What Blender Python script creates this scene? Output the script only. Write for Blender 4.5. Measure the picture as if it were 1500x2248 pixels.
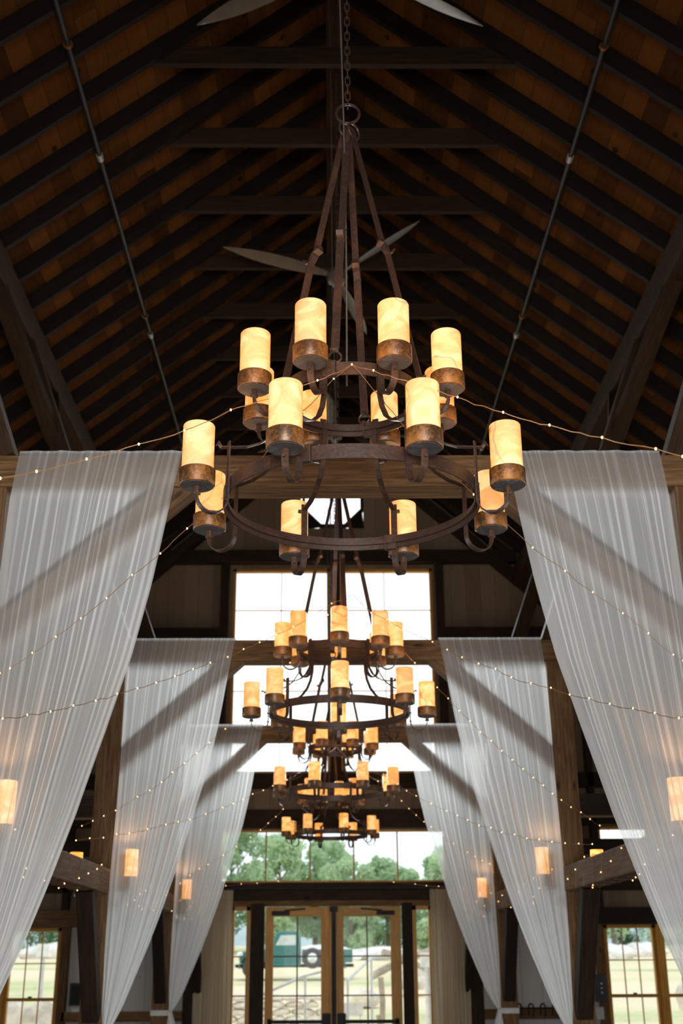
import bpy, bmesh, math, random
from math import sin, cos, pi, radians, sqrt, atan, atan2
from mathutils import Vector, Matrix, noise
random.seed(7)
SC = bpy.context.scene
REAR = 102; BULB = 2.4; ALAB = .92; SKY = 1.5; SIDE = 10; FAR = 145
for o in list(bpy.data.objects): bpy.data.objects.remove(o)
COL = SC.collection

# ------------------------------------------------------------- camera
F = 2550.0; PITCH = atan(976/F); YAW = atan((750-714)/F*cos(PITCH)); ROLL = radians(.35)
fw = Vector((sin(YAW)*cos(PITCH), cos(YAW)*cos(PITCH), sin(PITCH)))
r0 = Vector((cos(YAW), -sin(YAW), 0)); u0 = r0.cross(fw)
rr = r0*cos(ROLL)-u0*sin(ROLL); uu = u0*cos(ROLL)+r0*sin(ROLL)
cd = bpy.data.cameras.new('camera'); cam = bpy.data.objects.new('camera', cd); COL.objects.link(cam)
cam.matrix_world = Matrix(((rr.x, uu.x, -fw.x, -.08), (rr.y, uu.y, -fw.y, 0), (rr.z, uu.z, -fw.z, 1.77), (0, 0, 0, 1)))
cd.sensor_fit = 'VERTICAL'; cd.sensor_height = 36; cd.lens = F*36/2248
cd.clip_start = .05; cd.clip_end = 600
cd.dof.use_dof = True; cd.dof.focus_distance = 4.35; cd.dof.aperture_fstop = 4.0
SC.camera = cam
# ------------------------------------------------------------- world, lights, exposure
SC.view_settings.view_transform = 'Standard'; SC.view_settings.look = 'None'
SC.view_settings.gamma = 1; SC.view_settings.exposure = 0.0; SC.view_settings.use_curve_mapping = False
W = bpy.data.worlds.new('overcast_sky'); SC.world = W; W.use_nodes = True
wn = W.node_tree; wn.nodes.clear()
bg = wn.nodes.new('ShaderNodeBackground'); wo = wn.nodes.new('ShaderNodeOutputWorld')
tc = wn.nodes.new('ShaderNodeTexCoord'); mp = wn.nodes.new('ShaderNodeMapping'); mp.inputs['Scale'].default_value = (1, 1, 3)
nz = wn.nodes.new('ShaderNodeTexNoise'); nz.inputs['Scale'].default_value = 2.2; nz.inputs['Detail'].default_value = 5
cr = wn.nodes.new('ShaderNodeValToRGB')
cr.color_ramp.elements[0].position = .35; cr.color_ramp.elements[0].color = (.86, .93, 1.0, 1)
cr.color_ramp.elements[1].position = .6; cr.color_ramp.elements[1].color = (1, 1, 1, 1)
wn.links.new(tc.outputs['Generated'], mp.inputs['Vector']); wn.links.new(mp.outputs['Vector'], nz.inputs['Vector'])
wn.links.new(nz.outputs['Fac'], cr.inputs['Fac']); wn.links.new(cr.outputs['Color'], bg.inputs['Color'])
bg.inputs['Strength'].default_value = SKY; wn.links.new(bg.outputs['Background'], wo.inputs['Surface'])

def area(name, loc, target, sx, sy, power, color, spread=180):
    l = bpy.data.lights.new(name, 'AREA'); l.shape = 'RECTANGLE'; l.size = sx; l.size_y = sy; l.energy = power; l.color = color
    l.spread = radians(spread)
    o = bpy.data.objects.new(name, l); COL.objects.link(o); o.location = loc
    o.rotation_euler = (Vector(target)-Vector(loc)).to_track_quat('-Z', 'Y').to_euler(); return o
# fill lamp added out of view behind the camera, brightens beam and curtain fronts
area('unseen_rear_fill', (0, -2.1, 1.7), (0, 6, 2.6), 2.8, 2.4, REAR, (1, .975, .945), 75)
# daylight that enters through the big far gable window
area('far_window_daylight', (0, 17.8, 6.0), (0, 4, 2.6), 3.0, 3.0, FAR, (.93, .975, 1), 62)

# unseen fill lamps added along both side walls, aimed at the curtains
SIDEWIN = (4.2, 8.1, 12.1, 16.1)
for _s in (-1, 1):
    for _y in SIDEWIN:
        area('unseen_side_fill', (_s*6.25, _y, 1.9), (_s*1.3, _y-2.1, 2.65), 1.5, 1.5, SIDE, (.97, .985, 1), 52)

# ------------------------------------------------------------- helpers
def link(o, parent=None):
    COL.objects.link(o)
    if parent is not None: o.parent = parent
    return o
def empty(name, label=None, cat=None, loc=(0, 0, 0), group=None, kind=None, rz=0):
    o = bpy.data.objects.new(name, None); link(o); o.location = loc; o.rotation_euler = (0, 0, rz); o.empty_display_size = .1
    return tag(o, label, cat, group, kind)
def tag(o, label=None, cat=None, group=None, kind=None):
    if label: o['label'] = label
    if cat: o['category'] = cat
    if group: o['group'] = group
    if kind: o['kind'] = kind
    return o
def clone(o, parent=None, keep=True):
    c = o.copy()
    COL.objects.link(c)
    if parent is not None: c.parent = parent
    for ch in o.children: clone(ch, c)
    return c

class MB:
    """collects shapes into one mesh; uv = metres along / across"""
    def __init__(s): s.v = []; s.f = []; s.uv = []; s.sm = []
    def quad(s, pts, uvs, smooth=False):
        b = len(s.v); s.v += [tuple(p) for p in pts]; s.f.append(tuple(range(b, b+len(pts)))); s.uv += list(uvs); s.sm.append(smooth)
    def beam(s, a, b, w, h, up=(0, 0, 1), off=(0, 0)):
        """bar from a to b; w = width across, h = height along up"""
        a = Vector(a); b = Vector(b); d = (b-a); L = d.length; d.normalize()
        up = Vector(up); sd = d.cross(up)
        if sd.length < 1e-5: sd = d.cross(Vector((0, 1, 0)))
        sd.normalize(); u = sd.cross(d).normalized()
        a = a+sd*off[0]+u*off[1]; b = b+sd*off[0]+u*off[1]
        k = [(-w/2, -h/2), (w/2, -h/2), (w/2, h/2), (-w/2, h/2)]
        A = [a+sd*x+u*y for x, y in k]; B = [b+sd*x+u*y for x, y in k]
        r = random.random()*20
        n = len(s.v); s.v += [tuple(p) for p in A+B]; acc = 0
        for i in range(4):
            j = (i+1) % 4; e = (A[j]-A[i]).length
            s.f.append((n+i, n+j, n+4+j, n+4+i)); s.uv += [(r, r+acc), (r, r+acc+e), (r+L, r+acc+e), (r+L, r+acc)]; acc += e; s.sm.append(False)
        s.f.append((n+3, n+2, n+1, n)); s.uv += [(r+x, r+y) for x, y in (k[3], k[2], k[1], k[0])]; s.sm.append(False)
        s.f.append((n+4, n+5, n+6, n+7)); s.uv += [(r+x, r+y) for x, y in k]; s.sm.append(False)
        return s
    def box(s, x0, x1, y0, y1, z0, z1):
        dx, dy, dz = x1-x0, y1-y0, z1-z0
        if dx >= dy and dx >= dz: s.beam((x0, (y0+y1)/2, (z0+z1)/2), (x1, (y0+y1)/2, (z0+z1)/2), dy, dz)
        elif dy >= dz: s.beam(((x0+x1)/2, y0, (z0+z1)/2), ((x0+x1)/2, y1, (z0+z1)/2), dx, dz)
        else: s.beam(((x0+x1)/2, (y0+y1)/2, z0), ((x0+x1)/2, (y0+y1)/2, z1), dx, dy, (0, 1, 0))
        return s
    def sweep(s, pts, prof, up=(0, 0, 1), closed=False, smooth=True, caps=True, scale=None):
        """sweep a closed 2D profile (side, up) along pts"""
        P = [Vector(p) for p in pts]; n = len(P); m = len(prof); base = len(s.v); up0 = Vector(up); Ls = [0]
        prev = None
        for i in range(n):
            if closed: t = P[(i+1) % n]-P[i-1]
            else: t = P[min(i+1, n-1)]-P[max(i-1, 0)]
            t.normalize(); ref = up0 if prev is None or up0.length > 0 and abs(t.dot(up0)) < .98 else prev
            sd = t.cross(ref)
            if sd.length < 1e-4: sd = t.cross(prev if prev is not None else Vector((.3, .7, .2)))
            sd.normalize(); u = sd.cross(t).normalized(); prev = u
            k = scale[i] if scale else 1
            s.v += [tuple(P[i]+sd*x*k+u*y*k) for x, y in prof]
            if i: Ls.append(Ls[-1]+(P[i]-P[i-1]).length)
        acc = [0]
        for j in range(m): acc.append(acc[-1]+(Vector(prof[(j+1) % m])-Vector(prof[j])).length)
        for i in range(n if closed else n-1):
            i2 = (i+1) % n; la = Ls[i]; lb = Ls[i2] if i2 > i else la+.02
            for j in range(m):
                j2 = (j+1) % m
                s.f.append((base+i*m+j, base+i*m+j2, base+i2*m+j2, base+i2*m+j)); s.sm.append(smooth)
                s.uv += [(la, acc[j]), (la, acc[j+1]), (lb, acc[j+1]), (lb, acc[j])]
        if caps and not closed:
            s.f.append(tuple(base+j for j in range(m-1, -1, -1))); s.uv += [(x, y) for x, y in reversed(prof)]; s.sm.append(False)
            s.f.append(tuple(base+(n-1)*m+j for j in range(m))); s.uv += [(x, y) for x, y in prof]; s.sm.append(False)
        return s
    def tube(s, pts, r, seg=8, closed=False, up=(0, 0, 1), scale=None):
        return s.sweep(pts, [(r*cos(2*pi*k/seg), r*sin(2*pi*k/seg)) for k in range(seg)], up, closed, True, scale=scale)
    def flat(s, pts, w, t, wdir, closed=False):
        """flat bar: w along wdir, t across"""
        return s.sweep(pts, [(-t/2, -w/2), (t/2, -w/2), (t/2, w/2), (-t/2, w/2)], wdir, closed, False)
    def lathe(s, prof, seg=32, c=(0, 0, 0), smooth=True, closed=True):
        """prof: list of (r, z); closed loop of rings"""
        base = len(s.v); m = len(prof)
        for i in range(seg):
            a = 2*pi*i/seg
            s.v += [(c[0]+r*cos(a), c[1]+r*sin(a), c[2]+z) for r, z in prof]
        R = max(r for r, z in prof); acc = [0]
        for j in range(m): acc.append(acc[-1]+(Vector(prof[(j+1) % m])-Vector(prof[j])).length)
        for i in range(seg):
            i2 = (i+1) % seg
            for j in range(m if closed else m-1):
                j2 = (j+1) % m
                if prof[j][0] < 1e-6 and prof[j2][0] < 1e-6: continue
                s.f.append((base+i*m+j, base+i2*m+j, base+i2*m+j2, base+i*m+j2)); s.sm.append(smooth)
                s.uv += [(2*pi*R*i/seg, acc[j]), (2*pi*R*(i+1)/seg, acc[j]), (2*pi*R*(i+1)/seg, acc[j+1]), (2*pi*R*i/seg, acc[j+1])]
        return s
    def ball(s, c, r, seg=8, rings=5, sc=(1, 1, 1)):
        base = len(s.v)
        for i in range(rings+1):
            a = pi*i/rings
            for j in range(seg):
                b = 2*pi*j/seg; s.v.append((c[0]+r*sc[0]*sin(a)*cos(b), c[1]+r*sc[1]*sin(a)*sin(b), c[2]+r*sc[2]*cos(a)))
        for i in range(rings):
            for j in range(seg):
                j2 = (j+1) % seg
                s.f.append((base+i*seg+j, base+(i+1)*seg+j, base+(i+1)*seg+j2, base+i*seg+j2)); s.sm.append(True)
                s.uv += [(j/seg, i/rings), (j/seg, (i+1)/rings), ((j+1)/seg, (i+1)/rings), ((j+1)/seg, i/rings)]
        return s
    def build(s, name, mat, parent=None, bevel=0, loc=None, auto=0, label=None):
        me = bpy.data.meshes.new(name); me.from_pydata(s.v, [], s.f)
        uvl = me.uv_layers.new(name='UVMap'); flat = [c for p in s.uv for c in p]; uvl.data.foreach_set('uv', flat)
        me.polygons.foreach_set('use_smooth', s.sm)
        me.materials.append(mat); me.update()
        if any(s.sm) and not all(x is False for x in s.sm): me.set_sharp_from_angle(angle=radians(42))
        o = bpy.data.objects.new(name, me); link(o, parent)
        if loc: o.location = loc
        if bevel:
            b = o.modifiers.new('bevel', 'BEVEL'); b.width = bevel; b.segments = 2; b.limit_method = 'ANGLE'; b.angle_limit = radians(40)
        if label: o['label'] = label
        return o

# ------------------------------------------------------------- materials
class NT:
    def __init__(s, name):
        s.m = bpy.data.materials.new(name); s.m.use_nodes = True; s.t = s.m.node_tree; s.t.nodes.clear()
        s.out = s.n('ShaderNodeOutputMaterial')
    def n(s, t, **k):
        x = s.t.nodes.new(t)
        for a, b in k.items():
            if hasattr(x, a): setattr(x, a, b)
        return x
    def l(s, a, b): s.t.links.new(a, b)
    def math(s, op, a, b=None, c=None, clamp=False):
        x = s.n('ShaderNodeMath', operation=op); x.use_clamp = clamp
        for i, q in enumerate((a, b, c)):
            if q is None: continue
            if isinstance(q, (int, float)): x.inputs[i].default_value = q
            else: s.l(q, x.inputs[i])
        return x.outputs[0]
    def ramp(s, fac, els, interp='LINEAR'):
        x = s.n('ShaderNodeValToRGB'); r = x.color_ramp; r.interpolation = interp
        while len(r.elements) < len(els): r.elements.new(.5)
        for e, (p, c) in zip(r.elements, els): e.position = p; e.color = (*c, 1) if len(c) == 3 else c
        s.l(fac, x.inputs[0]); return x.outputs[0]
    def noise(s, vec, scale=5, detail=4, rough=.55, dist=0, dim='3D'):
        x = s.n('ShaderNodeTexNoise'); x.noise_dimensions = dim
        x.inputs['Scale'].default_value = scale; x.inputs['Detail'].default_value = detail; x.inputs['Roughness'].default_value = rough; x.inputs['Distortion'].default_value = dist
        if vec is not None: s.l(vec, x.inputs['Vector'] if dim != '1D' else x.inputs['W'])
        return x.outputs['Fac']
    def mapv(s, vec, scale=(1, 1, 1), loc=(0, 0, 0)):
        x = s.n('ShaderNodeMapping'); x.inputs['Scale'].default_value = scale; x.inputs['Location'].default_value = loc; s.l(vec, x.inputs['Vector']); return x.outputs[0]
    def mix(s, fac, a, b, mode='MIX'):
        x = s.n('ShaderNodeMix', data_type='RGBA', blend_type=mode)
        for i, q in ((0, fac), (6, a), (7, b)):
            if isinstance(q, (int, float)): x.inputs[i].default_value = q
            elif isinstance(q, tuple): x.inputs[i].default_value = (*q, 1)
            else: s.l(q, x.inputs[i])
        return x.outputs[2]
    def tc(s, k='Object'): return s.n('ShaderNodeTexCoord').outputs[k]
    def sep(s, v): x = s.n('ShaderNodeSeparateXYZ'); s.l(v, x.inputs[0]); return x.outputs
    def princ(s, color, rough=.6, metal=0, bump=None, bstr=.3, bdist=.01, spec=.5):
        p = s.n('ShaderNodeBsdfPrincipled')
        for k, q in (('Base Color', color), ('Roughness', rough), ('Metallic', metal), ('Specular IOR Level', spec)):
            if isinstance(q, tuple): p.inputs[k].default_value = (*q, 1)
            elif isinstance(q, (int, float)): p.inputs[k].default_value = q
            else: s.l(q, p.inputs[k])
        if bump is not None:
            b = s.n('ShaderNodeBump'); b.inputs['Strength'].default_value = bstr; b.inputs['Distance'].default_value = bdist
            s.l(bump, b.inputs['Height']); s.l(b.outputs[0], p.inputs['Normal'])
        return p.outputs[0]
    def done(s, sh): s.l(sh, s.out.inputs['Surface']); return s.m

def wood(name, dark, mid, light, rough=.8, knots=True, bstr=.35, gscale=1.0):
    n = NT(name); uv = n.tc('UV'); inf = n.n('ShaderNodeObjectInfo').outputs['Random']
    off = n.n('ShaderNodeCombineXYZ'); n.l(n.math('MULTIPLY', inf, 37.), off.inputs[0]); n.l(n.math('MULTIPLY', inf, 11.), off.inputs[1])
    add = n.n('ShaderNodeVectorMath', operation='ADD'); n.l(uv, add.inputs[0]); n.l(off.outputs[0], add.inputs[1]); v = add.outputs[0]
    g = n.noise(n.mapv(v, (1.6*gscale, 26*gscale, 1)), 2.2, 6, .62, .6)
    big = n.noise(n.mapv(v, (1.1, 4, 1)), 1.3, 3, .5)
    g2 = n.math('ADD', n.math('MULTIPLY', g, .7), n.math('MULTIPLY', big, .3))
    c = n.ramp(g2, [(.32, dark), (.5, mid), (.68, light)])
    if knots:
        vo = n.n('ShaderNodeTexVoronoi'); vo.inputs['Scale'].default_value = 1.0; n.l(n.mapv(v, (2.3, 6, 1)), vo.inputs['Vector'])
        k = n.ramp(vo.outputs['Distance'], [(.05, (1, 1, 1)), (.13, (0, 0, 0))])
        c = n.mix(n.math('MULTIPLY', k, .8), c, tuple(x*.35 for x in dark))
        cr_ = n.noise(n.mapv(v, (.8, 30, 1)), 3, 2, .5, 1.2)
        c = n.mix(n.ramp(cr_, [(.66, (0, 0, 0)), (.7, (.8, .8, .8))]), c, tuple(x*.3 for x in dark))
    c = n.mix(1, c, n.ramp(inf, [(0, (.8, .8, .8)), (1, (1.15, 1.12, 1.08))]), 'MULTIPLY')
    return n.done(n.princ(c, rough, 0, g, bstr, .004, .3))

M = {}
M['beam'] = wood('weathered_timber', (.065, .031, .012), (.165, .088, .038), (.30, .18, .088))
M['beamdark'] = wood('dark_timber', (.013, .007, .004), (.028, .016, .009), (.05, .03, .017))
M['rafter'] = wood('dark_rafter', (.008, .0045, .003), (.015, .008, .0045), (.026, .015, .008), knots=False)  # rafter wood in a near-black brown
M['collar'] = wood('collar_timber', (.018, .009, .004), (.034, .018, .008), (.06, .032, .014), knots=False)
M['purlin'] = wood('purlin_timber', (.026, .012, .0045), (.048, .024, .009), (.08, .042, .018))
M['door'] = wood('golden_fir', (.42, .17, .018), (.62, .29, .038), (.78, .42, .075), .45, knots=False, bstr=.1)
M['rail'] = wood('rail_wood', (.12, .06, .02), (.2, .11, .045), (.3, .17, .08))

def planks(name, axis, width, cols, seam=.5, seglen=3.0, knots=False, rough=.8):
    """boards side by side along 'axis' of the object coordinates, running along the other"""
    n = NT(name); o = n.tc('Object'); x = n.sep(o)
    if axis == 'slope': a = n.math('MULTIPLY', n.math('ABSOLUTE', x[0]), 1.30); b = x[1]
    elif axis == 'X': a = x[0]; b = x[2]
    elif axis == 'Y': a = x[1]; b = x[2]
    else: a = x[1]; b = x[0]
    t = n.math('DIVIDE', a, width); fl = n.math('FLOOR', t); fr = n.math('FRACT', t)
    sg = n.math('FLOOR', n.math('ADD', n.math('DIVIDE', b, seglen), n.math('MULTIPLY', fl, .37)))
    cv = n.n('ShaderNodeCombineXYZ'); n.l(fl, cv.inputs[0]); n.l(sg, cv.inputs[1])
    wn_ = n.n('ShaderNodeTexWhiteNoise'); n.l(cv.outputs[0], wn_.inputs['Vector'])
    cg = n.n('ShaderNodeCombineXYZ'); n.l(n.math('MULTIPLY', a, 14), cg.inputs[0]); n.l(n.math('MULTIPLY', b, 1.4), cg.inputs[1]); n.l(n.math('MULTIPLY', fl, 3.1), cg.inputs[2])
    g = n.noise(cg.outputs[0], 2.0, 5, .6, .5)
    m = n.math('ADD', n.math('MULTIPLY', wn_.outputs['Value'], .6), n.math('MULTIPLY', g, .5))
    c = n.ramp(m, [(.1, cols[0]), (.5, cols[1]), (.95, cols[2])])
    if knots:
        ck = n.n('ShaderNodeCombineXYZ'); n.l(n.math('MULTIPLY', a, 3.2), ck.inputs[0]); n.l(n.math('MULTIPLY', b, 2.2), ck.inputs[1])
        vo = n.n('ShaderNodeTexVoronoi'); vo.inputs['Scale'].default_value = 1.0; n.l(ck.outputs[0], vo.inputs['Vector'])
        c = n.mix(n.ramp(vo.outputs['Distance'], [(.06, (.85, .85, .85)), (.12, (0, 0, 0))]), c, tuple(q*.2 for q in cols[0]))
    e = n.math('MINIMUM', fr, n.math('SUBTRACT', 1, fr))
    sm = n.ramp(e, [(.0, (1-seam,)*3), (.035, (1, 1, 1))])
    c = n.mix(1, c, sm, 'MULTIPLY')
    return n.done(n.princ(c, rough, 0, e, .3, .004, .3))
M['deck'] = planks('roof_deck_boards', 'slope', .21, ((.04, .013, .002), (.12, .043, .006), (.22, .085, .014)), .6, 1.6, True)
M['gable'] = planks('gable_boards', 'X', .24, ((.19, .13, .085), (.24, .17, .11), (.29, .21, .14)), .35, 9)
M['sidewall'] = planks('side_wall_boards', 'Y', .24, ((.34, .32, .30), (.40, .38, .36), (.46, .44, .42)), .35, 9)
M['floor'] = planks('floor_boards', 'F', .14, ((.035, .02, .012), (.05, .03, .018), (.07, .042, .026)), .5, 2.4)

# rusted iron
def iron(name, base, rust, amt, rough=.45):
    n = NT(name); o = n.tc('Object')
    a = n.noise(o, 9, 6, .6, .3); b = n.noise(o, 90, 3, .6)
    f = n.ramp(n.math('ADD', n.math('MULTIPLY', a, .75), n.math('MULTIPLY', b, .25)), [(amt, (0, 0, 0)), (amt+.16, (1, 1, 1))])
    c = n.mix(f, base, rust); c = n.mix(1, c, n.ramp(b, [(.3, (.7, .7, .7)), (.7, (1.25, 1.25, 1.25))]), 'MULTIPLY')
    r = n.ramp(f, [(0, (rough,)*3), (1, (rough+.2,)*3)])
    return n.done(n.princ(c, r, .25, b, .45, .002, .6))
M['iron'] = iron('rusted_iron', (.060, .032, .024), (.095, .042, .018), .5)
M['cup'] = iron('rust_orange_iron', (.10, .045, .018), (.34, .13, .022), .42, .36)
M['cupbase'] = iron('grey_tin', (.09, .08, .08), (.16, .14, .14), .5, .5)
M['blackmetal'] = iron('black_steel', (.005, .005, .005), (.012, .011, .010), .5, .6)
M['pipe'] = iron('black_pipe', (.03, .03, .032), (.045, .045, .047), .5, .45)

def simple(name, col, rough=.6, metal=0, nscale=8, var=.15, bstr=.15):
    n = NT(name); o = n.tc('Object'); a = n.noise(o, nscale, 5, .6)
    c = n.ramp(a, [(.3, tuple(x*(1-var) for x in col)), (.7, tuple(min(1, x*(1+var)) for x in col))])
    return n.done(n.princ(c, rough, metal, a, bstr, .01))
M['fan'] = simple('brushed_grey_blade', (.17, .15, .12), .45, .2)
M['cord'] = simple('grey_cord', (.10, .09, .08), .6)
M['wire'] = simple('copper_wire', (.55, .27, .12), .35, .5, 60)
M['ribbon'] = simple('white_ribbon', (.62, .62, .61), .7)
M['white'] = simple('white_paint', (.75, .75, .75), .5)
M['galv'] = simple('galvanized', (.55, .57, .6), .4, .4)
M['switch'] = simple('dark_switch_plate', (.03, .03, .035), .4)
M['teal'] = simple('teal_truck_paint', (.035, .17, .16), .3, 0, 3)
M['tyre'] = simple('tyre_rubber', (.06, .06, .065), .8)
M['chrome'] = simple('hub_white', (.75, .77, .78), .3, .2)
M['truckglass'] = simple('pale_window', (.55, .6, .6), .1, 0)
M['rock'] = simple('granite', (.66, .60, .52), .9, 0, 1.5, .35, .8)
M['rockwhite'] = simple('pale_ledge', (.72, .71, .70), .9, 0, .6, .25, .8)
M['log'] = simple('split_log', (.38, .32, .26), .9, 0, 3, .3, .6)
M['bark'] = simple('bark', (.2, .17, .13), .9, 0, 3, .3, .6)
def grass():
    n = NT('dry_meadow'); o = n.tc('Object')
    a = n.noise(n.mapv(o, (.05, .12, 1)), 1, 4, .55, .4); b = n.noise(o, 3.5, 5, .7)
    c = n.ramp(n.math('ADD', n.math('MULTIPLY', a, .8), n.math('MULTIPLY', b, .25)), [(.38, (.38, .46, .22)), (.47, (.62, .60, .36)), (.58, (.78, .66, .48))])
    return n.done(n.princ(c, .95, 0, b, .5, .05))
M['grass'] = grass()
def leaf(name, c0, c1):
    n = NT(name); i = n.n('ShaderNodeObjectInfo').outputs['Random']; a = n.noise(n.tc('Object'), .8, 4, .6)
    c = n.ramp(n.math('ADD', a, n.math('MULTIPLY', n.math('SUBTRACT', i, .5), .25)), [(.3, c0), (.7, c1)])
    d = n.n('ShaderNodeBsdfDiffuse'); t = n.n('ShaderNodeBsdfTranslucent'); n.l(c, d.inputs[0]); n.l(c, t.inputs[0])
    m = n.n('ShaderNodeMixShader'); m.inputs[0].default_value = .4; n.l(d.outputs[0], m.inputs[1]); n.l(t.outputs[0], m.inputs[2])
    return n.done(m.outputs[0])
M['leaf'] = leaf('tree_leaves', (.40, .56, .34), (.64, .78, .54))  # leaf colours made extra pale to hold the haze and glass glare
M['leafdark'] = leaf('dark_leaves', (.08, .17, .09), (.18, .30, .15))
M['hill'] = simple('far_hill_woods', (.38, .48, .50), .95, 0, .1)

def glassmat():
    n = NT('window_glass'); t = n.n('ShaderNodeBsdfTransparent'); t.inputs[0].default_value = (.98, 1, .99, 1)
    g = n.n('ShaderNodeBsdfGlossy'); g.inputs['Roughness'].default_value = .02
    f = n.n('ShaderNodeFresnel'); f.inputs[0].default_value = 1.08
    m = n.n('ShaderNodeMixShader'); n.l(f.outputs[0], m.inputs[0]); n.l(t.outputs[0], m.inputs[1]); n.l(g.outputs[0], m.inputs[2])
    return n.done(m.outputs[0])
M['glass'] = glassmat()

def alabaster(nm, ALAB):
    n = NT(nm); o = n.tc('Object'); inf = n.n('ShaderNodeObjectInfo').outputs['Random']
    off = n.n('ShaderNodeCombineXYZ'); n.l(n.math('MULTIPLY', inf, 19.), off.inputs[0]); n.l(n.math('MULTIPLY', inf, 53.), off.inputs[2])
    add = n.n('ShaderNodeVectorMath', operation='ADD'); n.l(o, add.inputs[0]); n.l(off.outputs[0], add.inputs[1]); v = add.outputs[0]
    a = n.noise(n.mapv(v, (1, 1, 1.5)), 6.5, 5, .55, 1.4)
    c = n.ramp(a, [(.36, (1, .27, .018)), (.5, (1, .40, .055)), (.62, (1, .60, .22))])
    w = n.n('ShaderNodeTexWave'); w.wave_type = 'BANDS'; w.bands_direction = 'DIAGONAL'
    w.inputs['Scale'].default_value = 2.2; w.inputs['Distortion'].default_value = 14; w.inputs['Detail'].default_value = 3; w.inputs['Detail Scale'].default_value = 1.2
    n.l(v, w.inputs['Vector'])
    vein = n.ramp(w.outputs['Fac'], [(0, (.6, .32, .15)), (.010, (1, 1, 1))])
    hasv = n.math('GREATER_THAN', inf, .55)
    c = n.mix(1, c, n.mix(hasv, (1, 1, 1), vein), 'MULTIPLY')
    bri = n.math('ADD', .85, n.math('MULTIPLY', inf, .35))
    p = n.n('ShaderNodeBsdfPrincipled')
    n.l(n.mix(.5, n.mix(hasv, (1, 1, 1), vein), (.9, .9, .9)), p.inputs['Base Color'])
    n.l(n.mix(.72, c, (.66, .56, .42)), p.inputs['Base Color'])
    p.inputs['Roughness'].default_value = .22
    n.l(c, p.inputs['Emission Color']); n.l(n.math('MULTIPLY', bri, ALAB), p.inputs['Emission Strength'])
    n.m.cycles.emission_sampling = 'AUTO'
    return n.done(p.outputs[0])
def emit(name, col, st):
    n = NT(name); e = n.n('ShaderNodeEmission'); e.inputs[0].default_value = (*col, 1); e.inputs[1].default_value = st
    n.m.cycles.emission_sampling = 'NONE'; return n.done(e.outputs[0])

def sheer(name, base, pleat, col, freq, weave=True, trans=.35):
    """woven sheer; opacity follows how much cloth is gathered: u = metres of flat cloth, v = gather factor"""
    n = NT(name); uv = n.tc('UV'); x = n.sep(uv); u = x[0]; g = x[1]
    cu = n.n('ShaderNodeCombineXYZ'); n.l(n.math('MULTIPLY', u, freq), cu.inputs[0])
    a = n.noise(n.mapv(cu.outputs[0], (1, 1, 1)), 1.0, 1.3, .5)
    o = n.tc('Object'); b = n.noise(n.mapv(o, (40, 40, 2)), 1, 2, .5)
    fold = n.ramp(a, [(.50, (0, 0, 0)), (.57, (.35, .35, .35)), (.66, (1, 1, 1))])
    lay = n.math('MULTIPLY', g, n.math('ADD', 1, n.math('MULTIPLY', fold, pleat)))
    th = n.math('POWER', 1-base, lay)
    op = n.math('SUBTRACT', 1, th, clamp=True)
    op = n.math('ADD', op, n.math('MULTIPLY', n.math('SUBTRACT', b, .5), .06), clamp=True)
    d = n.n('ShaderNodeBsdfDiffuse'); t = n.n('ShaderNodeBsdfTranslucent'); d.inputs[0].default_value = (*col, 1); t.inputs[0].default_value = (*col, 1)
    m = n.n('ShaderNodeMixShader'); m.inputs[0].default_value = trans; n.l(d.outputs[0], m.inputs[1]); n.l(t.outputs[0], m.inputs[2])
    tr = n.n('ShaderNodeBsdfTransparent'); m2 = n.n('ShaderNodeMixShader'); n.l(op, m2.inputs[0]); n.l(tr.outputs[0], m2.inputs[1]); n.l(m.outputs[0], m2.inputs[2])
    return n.done(m2.outputs[0])
M['alab'] = alabaster('lit_alabaster', ALAB); M['alab2'] = alabaster('lit_sconce_alabaster', ALAB*1.9)
M['led'] = emit('warm_led', (1, .52, .2), 6)
M['sheer'] = sheer('white_sheer', .50, 2.0, (.87, .88, .875), 26, trans=.6)
M['linen'] = sheer('beige_linen', .95, 1, (.84, .74, .57), 30, trans=.45)
# ============================================================= large structure
BY = [5.91, 9.94, 13.97]; WALL = 18.0; ZR = 10.3; SL = .83; HW = 6.4
def zroof(x): return ZR-SL*abs(x)
mb = MB(); mb.quad([(-HW, -2.4, 0), (HW, -2.4, 0), (HW, 18.1, 0), (-HW, 18.1, 0)], [(0, 0)]*4)
tag(mb.build('floor', M['floor']), kind='structure')
RD = .17
for s, nm in ((-1, 'wall_left'), (1, 'wall_right')):
    m = MB(); xa, xb = sorted((s*HW, s*(HW+.1))); yy = -6.2
    m.box(xa, xb, -2.4, 18.1, 0, 1.1); m.box(xa, xb, -2.4, 18.1, 2.7, zroof(HW)+.3)
    for yw in SIDEWIN: m.box(xa, xb, yy, yw-.8, 1.1, 2.7); yy = yw+.8
    m.box(xa, xb, yy, 18.1, 1.1, 2.7); tag(m.build(nm, M['sidewall']), kind='structure')
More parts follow.
